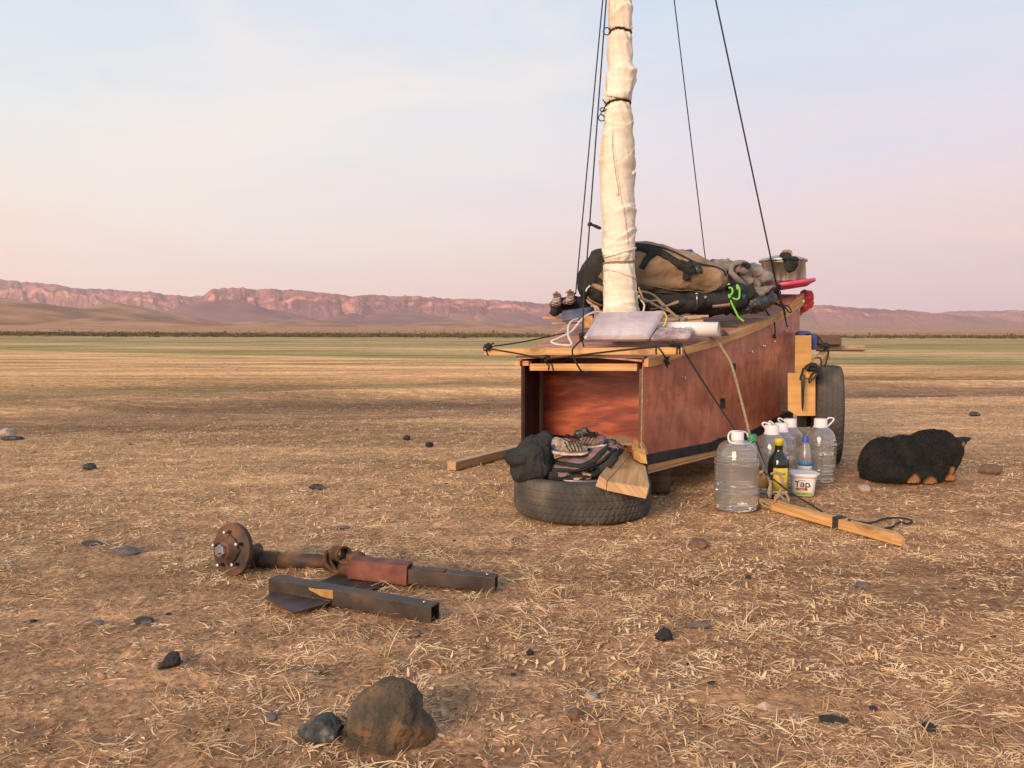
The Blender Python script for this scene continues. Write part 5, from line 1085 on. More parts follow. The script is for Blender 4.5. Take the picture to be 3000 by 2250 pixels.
for (p, q, Y, w_, h_, lab) in (((-60, 1395), (240, 1385), 4.50, .05, .012, 'short thin pine batten sticking out over the deck\'s left edge'), ((95, 1430), (95, 1500), 4.45, .03, .03, ''), ((90, 1478), (600, 1470), 4.40, .045, .010, 'long thin varnished batten under the blue sleeping mat'), ((622, 1418), (742, 1412), 4.18, .08, .035, 'upper square pine block left of the wrapped panel'), ((630, 1500), (740, 1500), 4.14, .07, .032, 'lower square pine block left of the wrapped panel')):
    if not lab: continue
    m = MB(); m.beam(at(q1(*p), Y), at(q1(*q), Y), w_, h_); tag(m.build('batten' if h_ < .02 else 'wood_block', PINE, None, at(q1(*p), Y), bevel=.001), lab, 'batten' if h_ < .02 else 'wood block')
# timber behind and blue mats at the rear outrigger
m = MB(); m.tube([at(z8(495, 350), 4.9), at(z8(520, 484), 4.9)], .001, 4) if False else None
o, _ = obj_blob('blue_sack', [E(z8, 425, 350, 60, 22, 4.95, .05, 2.765), E(z8, 395, 356, 30, 24, 4.95, .05, 2.765)], BLUEC, None, at(z8(425, 370), 4.95), vox=.006, smooth_it=2, wr=[(.004, (20, 20, 20), 'ridge')]); tag(o, 'blue cloth scrap on top of the rear upright board', 'cloth')
m = MB(); m.slab([at(z8(496, 486), 4.92), at(z8(534, 480), 4.92), at(z8(540, 350), 4.92), at(z8(498, 350), 4.92)], (.01, .05, 0)); tag(m.build('blue_pad', BLUEC, None, at(z8(515, 486), 4.92), bevel=.008), 'blue foam pad upright behind the rear board', 'pad')
for i, (p, q, Y, w_, lab) in enumerate((((540, 385), (712, 382), 5.05, .028, 'top split log of the bundle on the rear outrigger'), ((535, 415), (722, 425), 5.0, .045, 'middle thick split log on the rear outrigger'), ((530, 470), (920, 472), 5.1, .035, 'long thin plank sticking out right below the split logs'))):
    m = MB(); a, b = at(z8(*p), Y), at(z8(*q), Y); m.beam(a, b, w_ * 1.2, w_, up=(0, .3, 1)); tag(m.build('log', OLDW if i < 2 else WEATH, None, a, bevel=.006), lab, 'log' if i < 2 else 'plank')
m = MB()
for pp in ([(425, 630), (400, 710), (405, 720), (440, 620), (500, 600)], [(412, 720), (418, 975), (430, 720), (425, 690)], [(440, 640), (470, 600), (530, 600), (545, 660), (500, 720), (470, 750), (480, 700), (520, 650)], [(450, 620), (500, 592), (548, 640), (540, 690)], [(520, 552), (560, 550), (570, 600), (560, 640)]):
    m.tube(smooth_path([at(z8(*p), 4.40) for p in pp], 5), .0046, 6)
knot(m, at(z8(500, 630), 4.40), .03, .0045, 7)
tag(m.build('rope', CORD_B, None, at(z8(480, 650), 4.4)), 'black rope wound round the outrigger pole above the fresh board', 'rope')
# side ropes
cord('rope', [side(z2(565, 1062), .02), at(z2(640, 1110), 4.0), at(z2(700, 1200), 3.98), at(z2(770, 1330), 3.93), at(z2(860, 1660), 3.86), at(z4(640, 310), 3.82), at(z4(690, 510), 3.78), at(z4(745, 620), 3.70), at(z4(800, 760), 3.62), at(z4(850, 890), 3.56), at(z4(845, 990), 3.52)], .0072, CORD_T, None, 'thick tan rope slanting down the cart side to the timber stake', 'rope')
cord('rope', [BEAM_R - nF * .02, at(z4(270, 0), 3.66), at(z4(780, 770), 3.46), at(z4(1000, 940), 3.40), at(z4(1275, 1108), 3.33)], .0040, CORD_B, None, 'black rope running straight from the cross beam down to the timber stake', 'rope', k=1)
cord('rope', [at(z4(715, 470), 3.80), at(z4(790, 700), 3.66), at(z4(850, 900), 3.56)], .0036, CORD_B, None, 'short black rope alongside the thick tan rope', 'rope')
m = MB()
for pp in ([(850, 800), (910, 790), (945, 850), (930, 930), (905, 1000), (920, 1040)], [(790, 770), (740, 810), (728, 880), (745, 980), (790, 1050), (850, 1070), (930, 1080), (1000, 1110), (1050, 1125), (1040, 1145), (960, 1120)], [(905, 960), (960, 950), (995, 1000), (980, 1040), (940, 1040), (905, 1010), (930, 960)], [(830, 960), (845, 900), (855, 850), (838, 980)], [(760, 1000), (900, 1075), (1000, 1100)], [(880, 1010), (940, 1060), (910, 970)]):
    m.tube(smooth_path([at(z4(*p), 3.46) for p in pp], 5), .0066, 7)
knot(m, at(z4(930, 1010), 3.46), .03, .006, 6)
tag(m.build('rope_coil', CORD_T, None, gp(z4(900, 1100))), 'tan rope knotted in loops round the near end of the timber stake', 'rope')
# timber stake on the ground
a, b = gp(z4(780, 1068)), gp(z4(1850, 1365)); a.z = b.z = .024
stk = empty('timber_stake', ((a + b) / 2).to_tuple()[:2] + (0,), 'squared pine timber stake lying on the ground with pointed end', 'stake')
m = MB(); d_ = (b - a).normalized(); sdv = d_.cross(Vector((0, 0, 1))); h = .020
c = [a - sdv * h + Vector((0, 0, -h)), b - sdv * h + Vector((0, 0, -h)), b + sdv * h + Vector((0, 0, -h)), a + sdv * h + Vector((0, 0, -h))]
m.hexa(c + [x + Vector((0, 0, 2 * h)) for x in c]); e_ = b + d_ * .045
c2 = [b - sdv * h + Vector((0, 0, -h)), e_ - sdv * h * .2 + Vector((0, 0, -h)), e_ + sdv * h * .9 + Vector((0, 0, -h)), b + sdv * h + Vector((0, 0, -h))]
c3 = [b - sdv * h + Vector((0, 0, h)), e_ - sdv * h * .2 + Vector((0, 0, h * .3)), e_ + sdv * h * .9 + Vector((0, 0, h * .3)), b + sdv * h + Vector((0, 0, h))]
m.hexa(c2 + c3); m.build('shaft', PINE, stk, bevel=.0015)
tq = a.lerp(b, .63); m = MB()
for o_ in (-.010, 0, .010):
    q = tq + d_ * o_; w_ = h + .004; m.tube([q + sdv * w_ * i + Vector((0, 0, w_ * j)) for i, j in ((-1, -1), (1, -1), (1, 1), (-1, 1))], .0042, 6, closed=True)
m.build('black_binding', CORD_B, stk)
cord('cord', [gp(q5(*p), z) for p, z in (((320, 1190), .05), ((420, 1210), .01), ((560, 1222), .006), ((700, 1180), .008), ((860, 1168), .008), ((980, 1190), .008), ((1000, 1215), .008), ((950, 1232), .006), ((870, 1215), .006), ((790, 1265), .006), ((700, 1285), .02))], .0042, CORD_B, None, 'black cord loop lying on the soil by the stake\'s far end', 'cord')
cord('cord', [gp(q5(*p), z) for p, z in (((285, 1240), .02), ((310, 1280), .006), ((360, 1310), .005), ((400, 1312), .005))], .0050, CORD_B, None, 'short black cord tail on the soil under the stake', 'cord')
# plank at the left, going under the cart
a, b = at(z3(-20, 955), 4.46), at(dd(1165, 965), 5.3); a = gp(dd(975, 1018)); a = Vector((a.x, a.y + .02, .028)); b = Vector((.02, 5.25, .032)) if False else gp(dd(1150, 972)) + Vector((0, 0, .03))
m = MB(); m.beam(a, b, .06, .05); tag(m.build('plank', PINE_P, None, (a.x, a.y, 0), bevel=.002), 'weathered square timber lying on the ground left of the cart', 'timber')

m = MB()
for pp in ([(560, 460), (600, 440), (628, 490), (620, 540), (598, 625)], [(540, 370), (575, 425), (560, 470)], [(580, 430), (600, 470), (625, 500)], [(560, 470), (590, 440), (600, 450)]):
    m.tube(smooth_path([at(z8(*p), 4.50) for p in pp], 5), .0046, 6)
knot(m, at(z8(598, 450), 4.5), .022, .0045, 6, seed=7)
tag(m.build('rope', CORD_B, None, at(z8(598, 450), 4.5)), 'black rope end knotted to the far end of the outrigger pole by the logs', 'rope')
# ---------------------------------------------------------------- spare tyre and what lies on it
TC = Vector((.315, 3.465, .0))
ty = empty('spare_tyre', (TC.x, TC.y, 0), 'worn black car tyre lying flat in front of the cart', 'tyre')
link_mesh('tread', tyre_mesh(.306, .170, .192, (TC.x, TC.y, .088), (0, 0, 1), 360), ty)
m = MB(); m.lathe([(.190, .03), (.191, .165), (.196, .172), (.193, .175), (.186, .170), (.182, .12), (.12, .10), (0, .10)], (TC.x, TC.y, 0), (0, 0, 1), 72); m.build('rim', mat('rim_paint', (.20, .19, .17), (.45, .43, .40), scale=30, rough=.45, metal=.6), ty)
s3 = 4.424
o, _ = obj_blob('black_bag', [E(q3, 510, 460, 215, 205, 3.46, .16, s3), E(q3, 340, 520, 190, 110, 3.44, .14, s3, -12), E(q3, 215, 515, 95, 42, 3.44, .06, s3, 8), E(q3, 340, 700, 120, 150, 3.42, .12, s3, 15), E(q3, 660, 270, 100, 55, 3.50, .12, s3), E(q3, 600, 480, 140, 230, 3.46, .14, s3), E(q3, 480, 650, 230, 220, 3.43, .14, s3), E(q3, 560, 640, 230, 200, 3.42, .13, s3), E(q3, 400, 720, 170, 130, 3.42, .12, s3), E(q3, 230, 520, 90, 60, 3.45, .07, s3), E(q3, 640, 330, 130, 100, 3.50, .12, s3), E(q3, 680, 560, 60, 180, 3.42, .09, s3)], BLACKC, None, at(q3(450, 850), 3.44), vox=.006, smooth_it=12, wr=[(.006, (5, 5, 5), 'ridge'), (.008, (16, 16, 9), 'crease'), (.004, (30, 30, 16), 'crease'), (.003, (45, 45, 45), 'fbm')], seed=41)
tag(o, 'bulging black cloth bag on the left of the lying tyre', 'bag')
# folded mauve jacket with dark trim
MAUVE = mat('mauve_cloth', (.20, .12, .12), (.29, .18, .175), scale=9, rough=.85, bump=.4, bscale=60, bdist=.004)
cl = empty('folded_jacket', at(q3(950, 820), 3.42), 'folded mauve and black jacket lying on the tyre under the sneakers', 'jacket')
o, CBV = obj_blob('cloth_body', [E(q3, 1000, 620, 320, 110, 3.42, .14, s3, -8), E(q3, 1280, 520, 260, 95, 3.45, .13, s3, -20), E(q3, 880, 700, 200, 70, 3.40, .12, s3, 8), E(q3, 1150, 740, 200, 60, 3.40, .11, s3), E(q3, 1500, 440, 150, 60, 3.48, .10, s3, -20)], MAUVE, cl, vox=.007, smooth_it=3, wr=[(.007, (7, 7, 16), 'ridge'), (.010, (10, 10, 24), 'crease')], seed=44)
m = MB(); ribbon(m, [q3(690, 590), q3(850, 620), q3(1050, 650), q3(1160, 640), q3(1300, 560), q3(1400, 460), q3(1480, 420)], .024, CBV, .004, 3.3); ribbon(m, [q3(720, 700), q3(900, 700), q3(1080, 690), q3(1250, 640), q3(1400, 560), q3(1560, 440)], .018, CBV, .005, 3.3)
ribbon(m, [q3(700, 770), q3(850, 790), q3(1000, 800), q3(1200, 770), q3(1350, 700), q3(1500, 600), q3(1620, 430)], .036, CBV, .004, 3.3); m.build('dark_trim', BLACKC, cl)
m = MB(); ribbon(m, [q3(1130, 745), q3(1180, 760), q3(1240, 780)], .018, CBV, .006, 3.3); ribbon(m, [q3(1020, 815), q3(1090, 812), q3(1150, 815)], .012, CBV, .006, 3.3); m.build('label_tab', mat('tab', (.5, .33, .2), rough=.7), cl)
# sneakers
SOLE = mat('sneaker_sole', (.50, .42, .33), (.64, .56, .46), scale=30, rough=.7); SBLUE = mat('sneaker_blue', (.03, .06, .19), (.06, .11, .30), scale=50, rough=.6)
SUP = mat('sneaker_mesh', (.20, .155, .11), (.34, .27, .20), (.42, .34, .26), scale=30, rough=.85, bump=.6, bscale=200, bdist=.002, stretch=(1, 1, 3))
def sneaker(cx, cy, L_, Hh, Y, lab, seed, dark=False, flip=False):
    """side view in frame q3: heel towards the left, sole facing the lower left"""
    sgn = -1 if flip else 1
    s = empty('sneaker', at(q3(cx, cy + Hh * .6), Y), lab, 'sneaker', 'pair of worn sneakers on the tyre')
    e2 = lambda x, y, rx, ry, ryd, rot=0: E(q3, cx + sgn * x * L_, cy + y * Hh, rx * L_, ry * Hh, Y, ryd, s3, rot)
    up, UB = obj_blob('upper', [e2(-.35, -.12, .18, .42, .040), e2(0, .05, .40, .32, .045, -3 * sgn), e2(.32, .15, .24, .22, .048, -4 * sgn), e2(-.10, -.22, .25, .24, .036, 0)], BOOT if dark else SUP, s, vox=.0045, smooth_it=3, wr=[(.0025, (40, 40, 40), 'ridge')], seed=seed)
    so_, _b = obj_blob('sole', [e2(-.36, .30, .20, .17, .046, 10 * sgn), e2(0, .38, .42, .13, .050, 2 * sgn), e2(.36, .36, .22, .13, .048, -8 * sgn)], SOLE, s, vox=.0045, smooth_it=3, wr=[(.002, (60, 60, 60), 'ridge')], seed=seed + 1)
    m = MB(); ribbon(m, [q3(cx + sgn * L_ * -.46, cy - Hh * .1), q3(cx + sgn * L_ * -.42, cy + Hh * .15), q3(cx + sgn * L_ * -.28, cy + Hh * .27)], .020, UB, .003, Y); m.build('heel_patch', SBLUE, s)
    m = MB()
    for k in range(5): ribbon(m, [q3(cx + sgn * L_ * (-.12 + k * .10), cy - Hh * .22), q3(cx + sgn * L_ * (-.06 + k * .10), cy + Hh * .02), q3(cx + sgn * L_ * (.02 + k * .09), cy + Hh * .24)], .004, UB, .002, Y)
    m.build('stripes', BLACKC if not dark else SUP, s)
    m = MB(); rnd = random.Random(seed)
    p0 = at(q3(cx + sgn * L_ * .02, cy - Hh * .42), Y - .03)
    for k in range(4): m.tube(smooth_path([p0 + Vector((rnd.uniform(-.03, .05), rnd.uniform(-.02, .02), rnd.uniform(-.012, .022))) for _ in range(5)], 5), .0024, 5)
    m.build('laces', BLACKC, s)
    return s
sneaker(960, 390, 440, 230, 3.40, 'front beige and blue sneaker lying on the mauve jacket', 50)
sneaker(1220, 320, 420, 170, 3.52, 'darker sneaker behind the beige and blue one', 55, dark=True, flip=True)
o, _ = obj_blob('knit_cap', [E(q3, 1170, 250, 150, 60, 3.60, .08, s3, 8), E(q3, 1170, 200, 50, 45, 3.60, .04, s3), E(q3, 1480, 350, 140, 50, 3.56, .06, s3, 8)], mat('camo_cloth', (.02, .022, .018), (.07, .06, .045), (.20, .16, .12), scale=40, rough=.9, lo=.4, hi=.62), None, at(q3(1200, 320), 3.6), vox=.006, smooth_it=2, wr=[(.012, (26, 26, 26), 'ridge')], seed=58)
tag(o, 'crumpled dark patterned cloth behind the sneakers', 'cloth')
# wooden offcuts
def solid(name, top, bot, mt, parent=None, label=None, cat=None, bevel=.001, grain=(.3, 1, .1)):
    k = len(top); mb = MB(); mb.add(list(top) + list(bot), [tuple(range(k)), tuple(range(2 * k - 1, k - 1, -1))] + [(i, (i + 1) % k, (i + 1) % k + k, i + k) for i in range(k)])
    if grain is not None:
        g_ = Vector(grain).normalized(); h_ = g_.cross(Vector((0, 0, 1))).normalized()
        for i, f in enumerate(mb.f): mb.uv[i] = [(mb.v[v].dot(g_), mb.v[v].dot(h_) + mb.v[v].z) for v in f]
    o = mb.build(name, mt, parent, None if parent else bot[0], bevel=bevel)
    return tag(o, label, cat) if label else o
WEDGE = wood('sawn_wood', (.50, .29, .125), (.66, .41, .19), (.3, .15, .06), knots=False, gs=.8)
tA = [at(q3(1355, 765), 3.15), at(q3(1450, 835), 3.14), at(q3(1770, 480), 3.60), at(q3(1690, 340), 3.70), at(q3(1660, 400), 3.66)]
dn = [Vector((.004, 0, -.028))] * 9
wd = empty('wooden_wedge', at(q3(1600, 900), 3.4), 'two pale sawn planks sloping from the cart onto the tyre', 'plank')
bA = [at(q3(1302, 905), 3.13), at(q3(1440, 955), 3.125), at(q3(1765, 560), 3.60), at(q3(1690, 420), 3.70), at(q3(1650, 470), 3.66)]
solid('narrow_plank', tA, bA, WEDGE, wd)
tB = [at(q3(1458, 845), 3.135), at(q3(1990, 925), 3.12), at(q3(2002, 890), 3.16), at(q3(1950, 640), 3.50), at(q3(1780, 540), 3.56), at(q3(1776, 486), 3.60)]
bB = [at(q3(1446, 960), 3.12), at(q3(1955, 1068), 3.10), at(q3(1990, 990), 3.14), at(q3(1945, 730), 3.50), at(q3(1776, 620), 3.56), at(q3(1772, 566), 3.60)]
solid('wide_plank', tB, bB, WEDGE, wd)
tC = [at(q3(1800, 445), 3.52), at(q3(1880, 480), 3.49), at(q3(1960, 510), 3.48), at(q3(1940, 400), 3.58), at(q3(1880, 320), 3.66), at(q3(1800, 300), 3.68), at(q3(1775, 370), 3.6)]
bC = [at(q3(1795, 550), 3.52), at(q3(1880, 600), 3.49), at(q3(1975, 618), 3.48), at(q3(1950, 480), 3.58), at(q3(1880, 400), 3.66), at(q3(1800, 390), 3.68), at(q3(1770, 470), 3.6)]
solid('curved_offcut', tC, bC, PINE_B, None, 'round-edged pine offcut wedged under the cart\'s front corner', 'offcut')
tD = [at(q3(1280, 300), 3.66), at(q3(1480, 268), 3.72), at(q3(1650, 250), 3.78), at(q3(1820, 292), 3.70), at(q3(1780, 345), 3.62), at(q3(1600, 340), 3.60)]
solid('thin_board', tD, [x + Vector((0, 0, -.012)) for x in tD], PINE_P, None, 'thin pale wooden sheet behind the sneakers inside the cart mouth', 'board')
lg = gp(dd(1424, 1072)); m = MB(); m.lathe([(.055, 0), (.062, .02), (.064, .09), (.060, .150), (0, .152)], (lg.x + .01, lg.y + .08, .0), (0, .15, 1), 28, squash=lambda t: 1 + .05 * math.sin(3 * t) + .03 * math.sin(7 * t))
tag(m.build('log_block', OLDW, None, (lg.x, lg.y + .08, 0)), 'dark log stub propping the hull just right of the tyre', 'log')

# ---------------------------------------------------------------- bottles
def pet(name, tint=(.92, .93, .93), body=.28):
    m = bpy.data.materials.new(name); m.use_nodes = True; nt = m.node_tree; nt.nodes.clear()
    o = N(nt, 'ShaderNodeOutputMaterial'); tr = N(nt, 'ShaderNodeBsdfTransparent'); tr.inputs[0].default_value = (*tint, 1)
    gl = N(nt, 'ShaderNodeBsdfGlossy'); gl.inputs['Roughness'].default_value = .08; gl.inputs[0].default_value = (.9, .9, .9, 1)
    df = N(nt, 'ShaderNodeBsdfTranslucent'); df.inputs[0].default_value = (.80, .77, .70, 1); df2 = N(nt, 'ShaderNodeBsdfDiffuse'); df2.inputs[0].default_value = (.72, .70, .65, 1)
    ad = N(nt, 'ShaderNodeMixShader'); ad.inputs[0].default_value = .5; L(nt, df.outputs[0], ad.inputs[1]); L(nt, df2.outputs[0], ad.inputs[2])
    m1 = N(nt, 'ShaderNodeMixShader'); m1.inputs[0].default_value = body; L(nt, tr.outputs[0], m1.inputs[1]); L(nt, ad.outputs[0], m1.inputs[2])
    fr = N(nt, 'ShaderNodeLayerWeight'); fr.inputs[0].default_value = .35
    m2 = N(nt, 'ShaderNodeMixShader'); L(nt, math_(nt, 'MULTIPLY_ADD', fr.outputs['Facing'], .55, .04, True), m2.inputs[0]); L(nt, m1.outputs[0], m2.inputs[1]); L(nt, gl.outputs[0], m2.inputs[2])
    L(nt, m2.outputs[0], o.inputs[0]); return m
PET = pet('clear_plastic')
def glass(name, c, ior=1.33, rough=.0):
    m = bpy.data.materials.new(name); m.use_nodes = True; b = m.node_tree.nodes['Principled BSDF']; b.inputs['Transmission Weight'].default_value = 1; b.inputs['IOR'].default_value = ior; b.inputs['Roughness'].default_value = rough; b.inputs['Base Color'].default_value = (*c, 1); return m
WATER = glass('water', (.97, .98, .97)); OILG = mat('dark_green_glass', (.010, .014, .006), (.018, .022, .010), scale=3, rough=.08, spec=.8)
CAPW = mat('cap_white', (.74, .71, .70), rough=.4); CAPB = mat('cap_blue', (.02, .08, .42), rough=.4); CAPG = mat('cap_green', (.03, .28, .10), rough=.4); CAPY = mat('cap_yellow', (.62, .46, .03), rough=.4)
LW = mat('label_white', (.72, .72, .72), rough=.5); LB = mat('label_blue', (.03, .22, .45), rough=.5); LY = mat('label_yellow', (.66, .47, .03), (.72, .54, .06), scale=20, rough=.5); LGr = mat('label_green', (.16, .36, .04), (.3, .5, .08), scale=30, rough=.5); LR_ = mat('label_red', (.45, .04, .05), rough=.5); LK = mat('label_ink', (.05, .035, .02), rough=.6)
def patch(mb, o, r, h0, h1, a0, a1, n=14, mi=0, cant=0):
    """strip of label round a bottle; angles in degrees, 0 faces the camera"""
    o = Vector(o); fc = math.atan2(-o.y, -o.x); vs = []; fs = []
    for i in range(n + 1):
        t = fc + R(a0 + (a1 - a0) * i / n); c = Vector((math.cos(t), math.sin(t), 0))
        for rr_ in (r, r - .0008):
            vs += [o + c * rr_ + Vector((0, 0, h0)), o + c * (rr_ + cant) + Vector((0, 0, h1))]
    for i in range(n):
        A = i * 4; fs += [(A, A + 4, A + 5, A + 1), (A + 2, A + 3, A + 7, A + 6), (A, A + 2, A + 6, A + 4), (A + 1, A + 5, A + 7, A + 3)]
    fs += [(0, 1, 3, 2), (n * 4, n * 4 + 2, n * 4 + 3, n * 4 + 1)]
    mb.add(vs, fs, None, True, mi)
P5 = [(0, 0.03), (.55, .0), (.8, 0), (.92, 10), (.93, 60), (.96, 70), (.93, 85), (.97, 100), (.94, 115), (.98, 130), (.98, 205), (.95, 212), (.97, 225), (1.0, 235), (1.0, 300), (1.04, 310), (.98, 325), (.95, 350), (.85, 395), (.66, 430), (.45, 452), (.36, 462), (.33, 480)]
P10 = [(0, 0.03), (.6, 0), (.80, 0), (.93, 12), (.97, 60), (.99, 120), (1.0, 150), (.95, 160), (1.0, 172), (.95, 185), (1.0, 200), (.99, 215), (.985, 290), (.99, 360), (1.03, 372), (.97, 385), (1.02, 398), (.96, 412), (.93, 440), (.86, 480), (.76, 512), (.56, 536), (.34, 546), (.28, 560)]
PS = [(0, .03), (.7, 0), (.95, 12), (1, 30), (.95, 45), (1, 60), (1, 210), (.96, 225), (.98, 240), (.8, 290), (.5, 340), (.36, 365), (.36, 385)]
def smooth_prof(P):
    q = smooth_path([Vector((a, b, 0)) for a, b in P], 4); return [(max(v.x, 0), v.y) for v in q]
def bottle(X, Y, rad, hgt, P, capm, label, fill=.86, handle=None, caph=.035, capr=.36, group=None, name='water_bottle', body=PET):
    o = Vector((X, Y, .003)); b = empty(name, (X, Y, 0), label, 'bottle', group)
    top_ = P[-1][1]; sc = (hgt - caph * .8) / top_; pr = [(r * rad, h * sc) for r, h in smooth_prof(P)]
    m = MB(); m.lathe(pr, o, (0, 0, 1), 56, squash=lambda t: 1 + .006 * math.sin(6 * t)); m.build('bottle_body', body, b)
    if fill:
        wp = [(max(r - .0022, 0), h + .0025) for r, h in pr if h < fill * hgt]; wp.append((0, wp[-1][1]))
        m = MB(); m.lathe(wp, o, (0, 0, 1), 56, squash=lambda t: 1 + .006 * math.sin(6 * t)); m.build('water', WATER, b)
    m = MB(); cr = capr * rad * 1.12; h0 = hgt - caph
    m.lathe([(cr * 1.12, h0 - .012), (cr * 1.12, h0 - .006), (cr, h0 - .004), (cr, hgt - .003), (cr * .93, hgt), (0, hgt)], o, (0, 0, 1), 40, squash=lambda t: 1 + .012 * math.sin(30 * t)); m.build('cap', capm, b)
    if handle:
        m = MB(); hp = [at(z4(*p), Y + dy) for p, dy in handle]; m.tube(smooth_path(hp, 6), .0042, 8); m.build('handle', CAPW, b)
    return b
bottle(1.018, 3.50, .100, .352, P10, CAPW, 'biggest barrel-shaped clear water bottle, nearest and left of the oil bottle', handle=[((690, 540), .02), ((640, 556), -.05), ((560, 552), -.05), ((518, 535), -.03), ((508, 490), -.02), ((528, 456), 0), ((580, 452), .02), ((650, 462), .04), ((668, 500), .04)], capr=.26, caph=.04, fill=.80)
bottle(1.30, 3.88, .084, .337, P5, CAPW, 'clear water bottle directly behind the dark oil bottle', handle=[((840, 455), 0), ((785, 400), 0), ((800, 382), 0), ((845, 400), 0), ((855, 470), 0)], fill=.78)
bottle(1.415, 4.07, .082, .325, P5, CAPW, 'clear water bottle in the middle of the row under the hull', handle=[((900, 430), 0), ((842, 385), 0), ((850, 372), 0), ((895, 412), 0)], fill=.78)
bottle(1.55, 4.32, .082, .320, P5, CAPW, 'farthest clear water bottle, beside the rear outrigger board', handle=[((975, 405), 0), ((915, 365), 0), ((925, 346), 0), ((985, 380), 0)], fill=.72)
bottle(1.660, 4.17, .084, .337, P5, CAPW, 'clear water bottle standing right before the rear wheel', handle=[((1292, 385), 0), ((1320, 345), 0), ((1362, 350), 0), ((1350, 375), 0), ((1300, 425), 0)], fill=.74)
bottle(1.165, 3.76, .047, .305, PS, CAPG, 'slim clear bottle with a green cap behind the big barrel bottle', fill=.6, caph=.022, capr=.40)
sb = bottle(1.520, 4.01, .036, .262, PS, CAPB, 'slim clear bottle with a blue cap behind the white tub', fill=.5, caph=.018, capr=.40)
m = MB(); patch(m, (1.520, 4.01, 0), .0368, .085, .135, -75, 75, mi=0); patch(m, (1.520, 4.01, 0), .0374, .115, .137, -76, 76, mi=1); m.build('label', [LW, LB], sb)
bb = [o for o in bpy.data.objects if o.get('label', '').startswith('clear water bottle directly behind')][0]
m = MB(); patch(m, (1.30, 3.88, 0), .0850, .09, .19, 18, 75, mi=0); patch(m, (1.30, 3.88, 0), .0856, .12, .17, 30, 62, mi=1); m.build('label', [LW, LB], bb)
# oil bottle
OB = Vector((1.262, 3.66, .002)); ob = empty('oil_bottle', (OB.x, OB.y, 0), 'dark glass oil bottle with yellow label and yellow cap', 'bottle')
pr = smooth_prof([(0, .002), (.044, 0), (.048, .006), (.048, .03), (.048, .16), (.047, .185), (.042, .205), (.028, .226), (.020, .240), (.018, .255), (.018, .272), (0, .272)])
m = MB(); m.lathe(pr, OB, (0, 0, 1), 48); m.build('bottle_glass', OILG, ob)
m = MB(); m.lathe([(.020, .268), (.0205, .290), (.0195, .300), (0, .300)], OB, (0, 0, 1), 32, squash=lambda t: 1 + .015 * math.sin(24 * t)); m.build('cap', CAPY, ob)
m = MB(); patch(m, OB, .0487, .055, .165, -28, 62, mi=0); patch(m, OB, .0490, .040, .056, -28, 62, mi=1); patch(m, OB, .0492, .135, .146, -10, 40, mi=2); patch(m, OB, .0492, .100, .104, -15, 50, mi=1); patch(m, OB, .0492, .044, .050, -20, 10, mi=3); m.build('label', [LY, LW, LGr, LK], ob)
o_, _ = obj_blob('nut_jar', [epx(z4(805, 850), 18, 22, 3.72, .03), epx(z4(805, 800), 14, 14, 3.72, .025)], mat('amber', (.45, .22, .05), (.6, .34, .1), scale=30, rough=.4), None, gp(z4(805, 940)), vox=.004, smooth_it=2)
tag(o_, 'small amber jar between the big barrel bottle and the oil bottle', 'jar')
# yoghurt tub
TB = Vector((1.440, 3.815, .002)); tub = empty('tub', (TB.x, TB.y, 0), 'small white plastic tub with lettering, in front of the blue-capped bottle', 'tub')
sq = lambda t: (abs(math.cos(t)) ** 4 + abs(math.sin(t)) ** 4) ** -.25 * .93
rotv = R(20); sqr = lambda t: sq(t + rotv)
m = MB(); m.lathe([(0, 0), (.052, 0), (.055, .003), (.060, .05), (.064, .092), (.064, .098), (0, .098)], TB, (0, 0, 1), 64, squash=sqr); m.build('tub_wall', WHITEP, tub)
m = MB(); m.lathe([(.066, .092), (.071, .094), (.072, .108), (.068, .112), (.060, .110), (0, .110)], TB, (0, 0, 1), 64, squash=sqr); m.build('lid', CAPW, tub)
# label plane follows the flat front wall
fd = Vector((-TB.x, -TB.y, 0)).normalized()
cands = [Vector((math.cos(a - rotv), math.sin(a - rotv), 0)) for a in (0, math.pi / 2, math.pi, 3 * math.pi / 2)]
fn = max(cands, key=lambda v: v.dot(fd)); fs_ = Vector((0, 0, 1)).cross(fn).normalized()
if fs_.x < 0: fs_ = -fs_
def tl(u, h, off=.0): r = (.055 + .009 * h / .092) * .93 + off; return TB + fn * r + fs_ * u + Vector((0, 0, h))
m = MB()
def lab(u0, u1, h0, h1, off, mi): m.slab([tl(u0, h0, off), tl(u1, h0, off), tl(u1, h1, off), tl(u0, h1, off)], fn * .0004, mi)
lab(-.042, .042, .006, .020, .0012, 0); lab(-.034, .020, .030, .042, .0012, 1); lab(.030, .034, .050, .054, .0012, 2); lab(.028, .036, .0515, .0525, .0012, 2); lab(-.024, .010, .078, .080, .0012, 2); m.build('label', [LGr, LR_, LK], tub)
def text(body, size, org, xdir, nrm, mt, parent, name='lettering', ext=.0004, bold=0):
    cu = bpy.data.curves.new('t', 'FONT'); cu.body = body; cu.size = size; cu.extrude = ext; cu.offset = bold; cu.align_x = 'CENTER'
    to = bpy.data.objects.new('t', cu); COL.objects.link(to); dg = bpy.context.evaluated_depsgraph_get(); me = bpy.data.meshes.new_from_object(to.evaluated_get(dg)); bpy.data.objects.remove(to)
    x = Vector(xdir).normalized(); z = Vector(nrm).normalized(); y = z.cross(x).normalized()
    M_ = Matrix((x, y, z)).transposed().to_4x4(); M_.translation = Vector(org); me.transform(M_); me.materials.clear(); me.materials.append(mt); return link_mesh(name, me, parent)
text('Tар', .040, tl(-.004, .047, .0018), fs_, fn, LK, tub, bold=.0009); text('тараг', .0105, tl(-.007, .0325, .0020), fs_, fn, LW, tub)

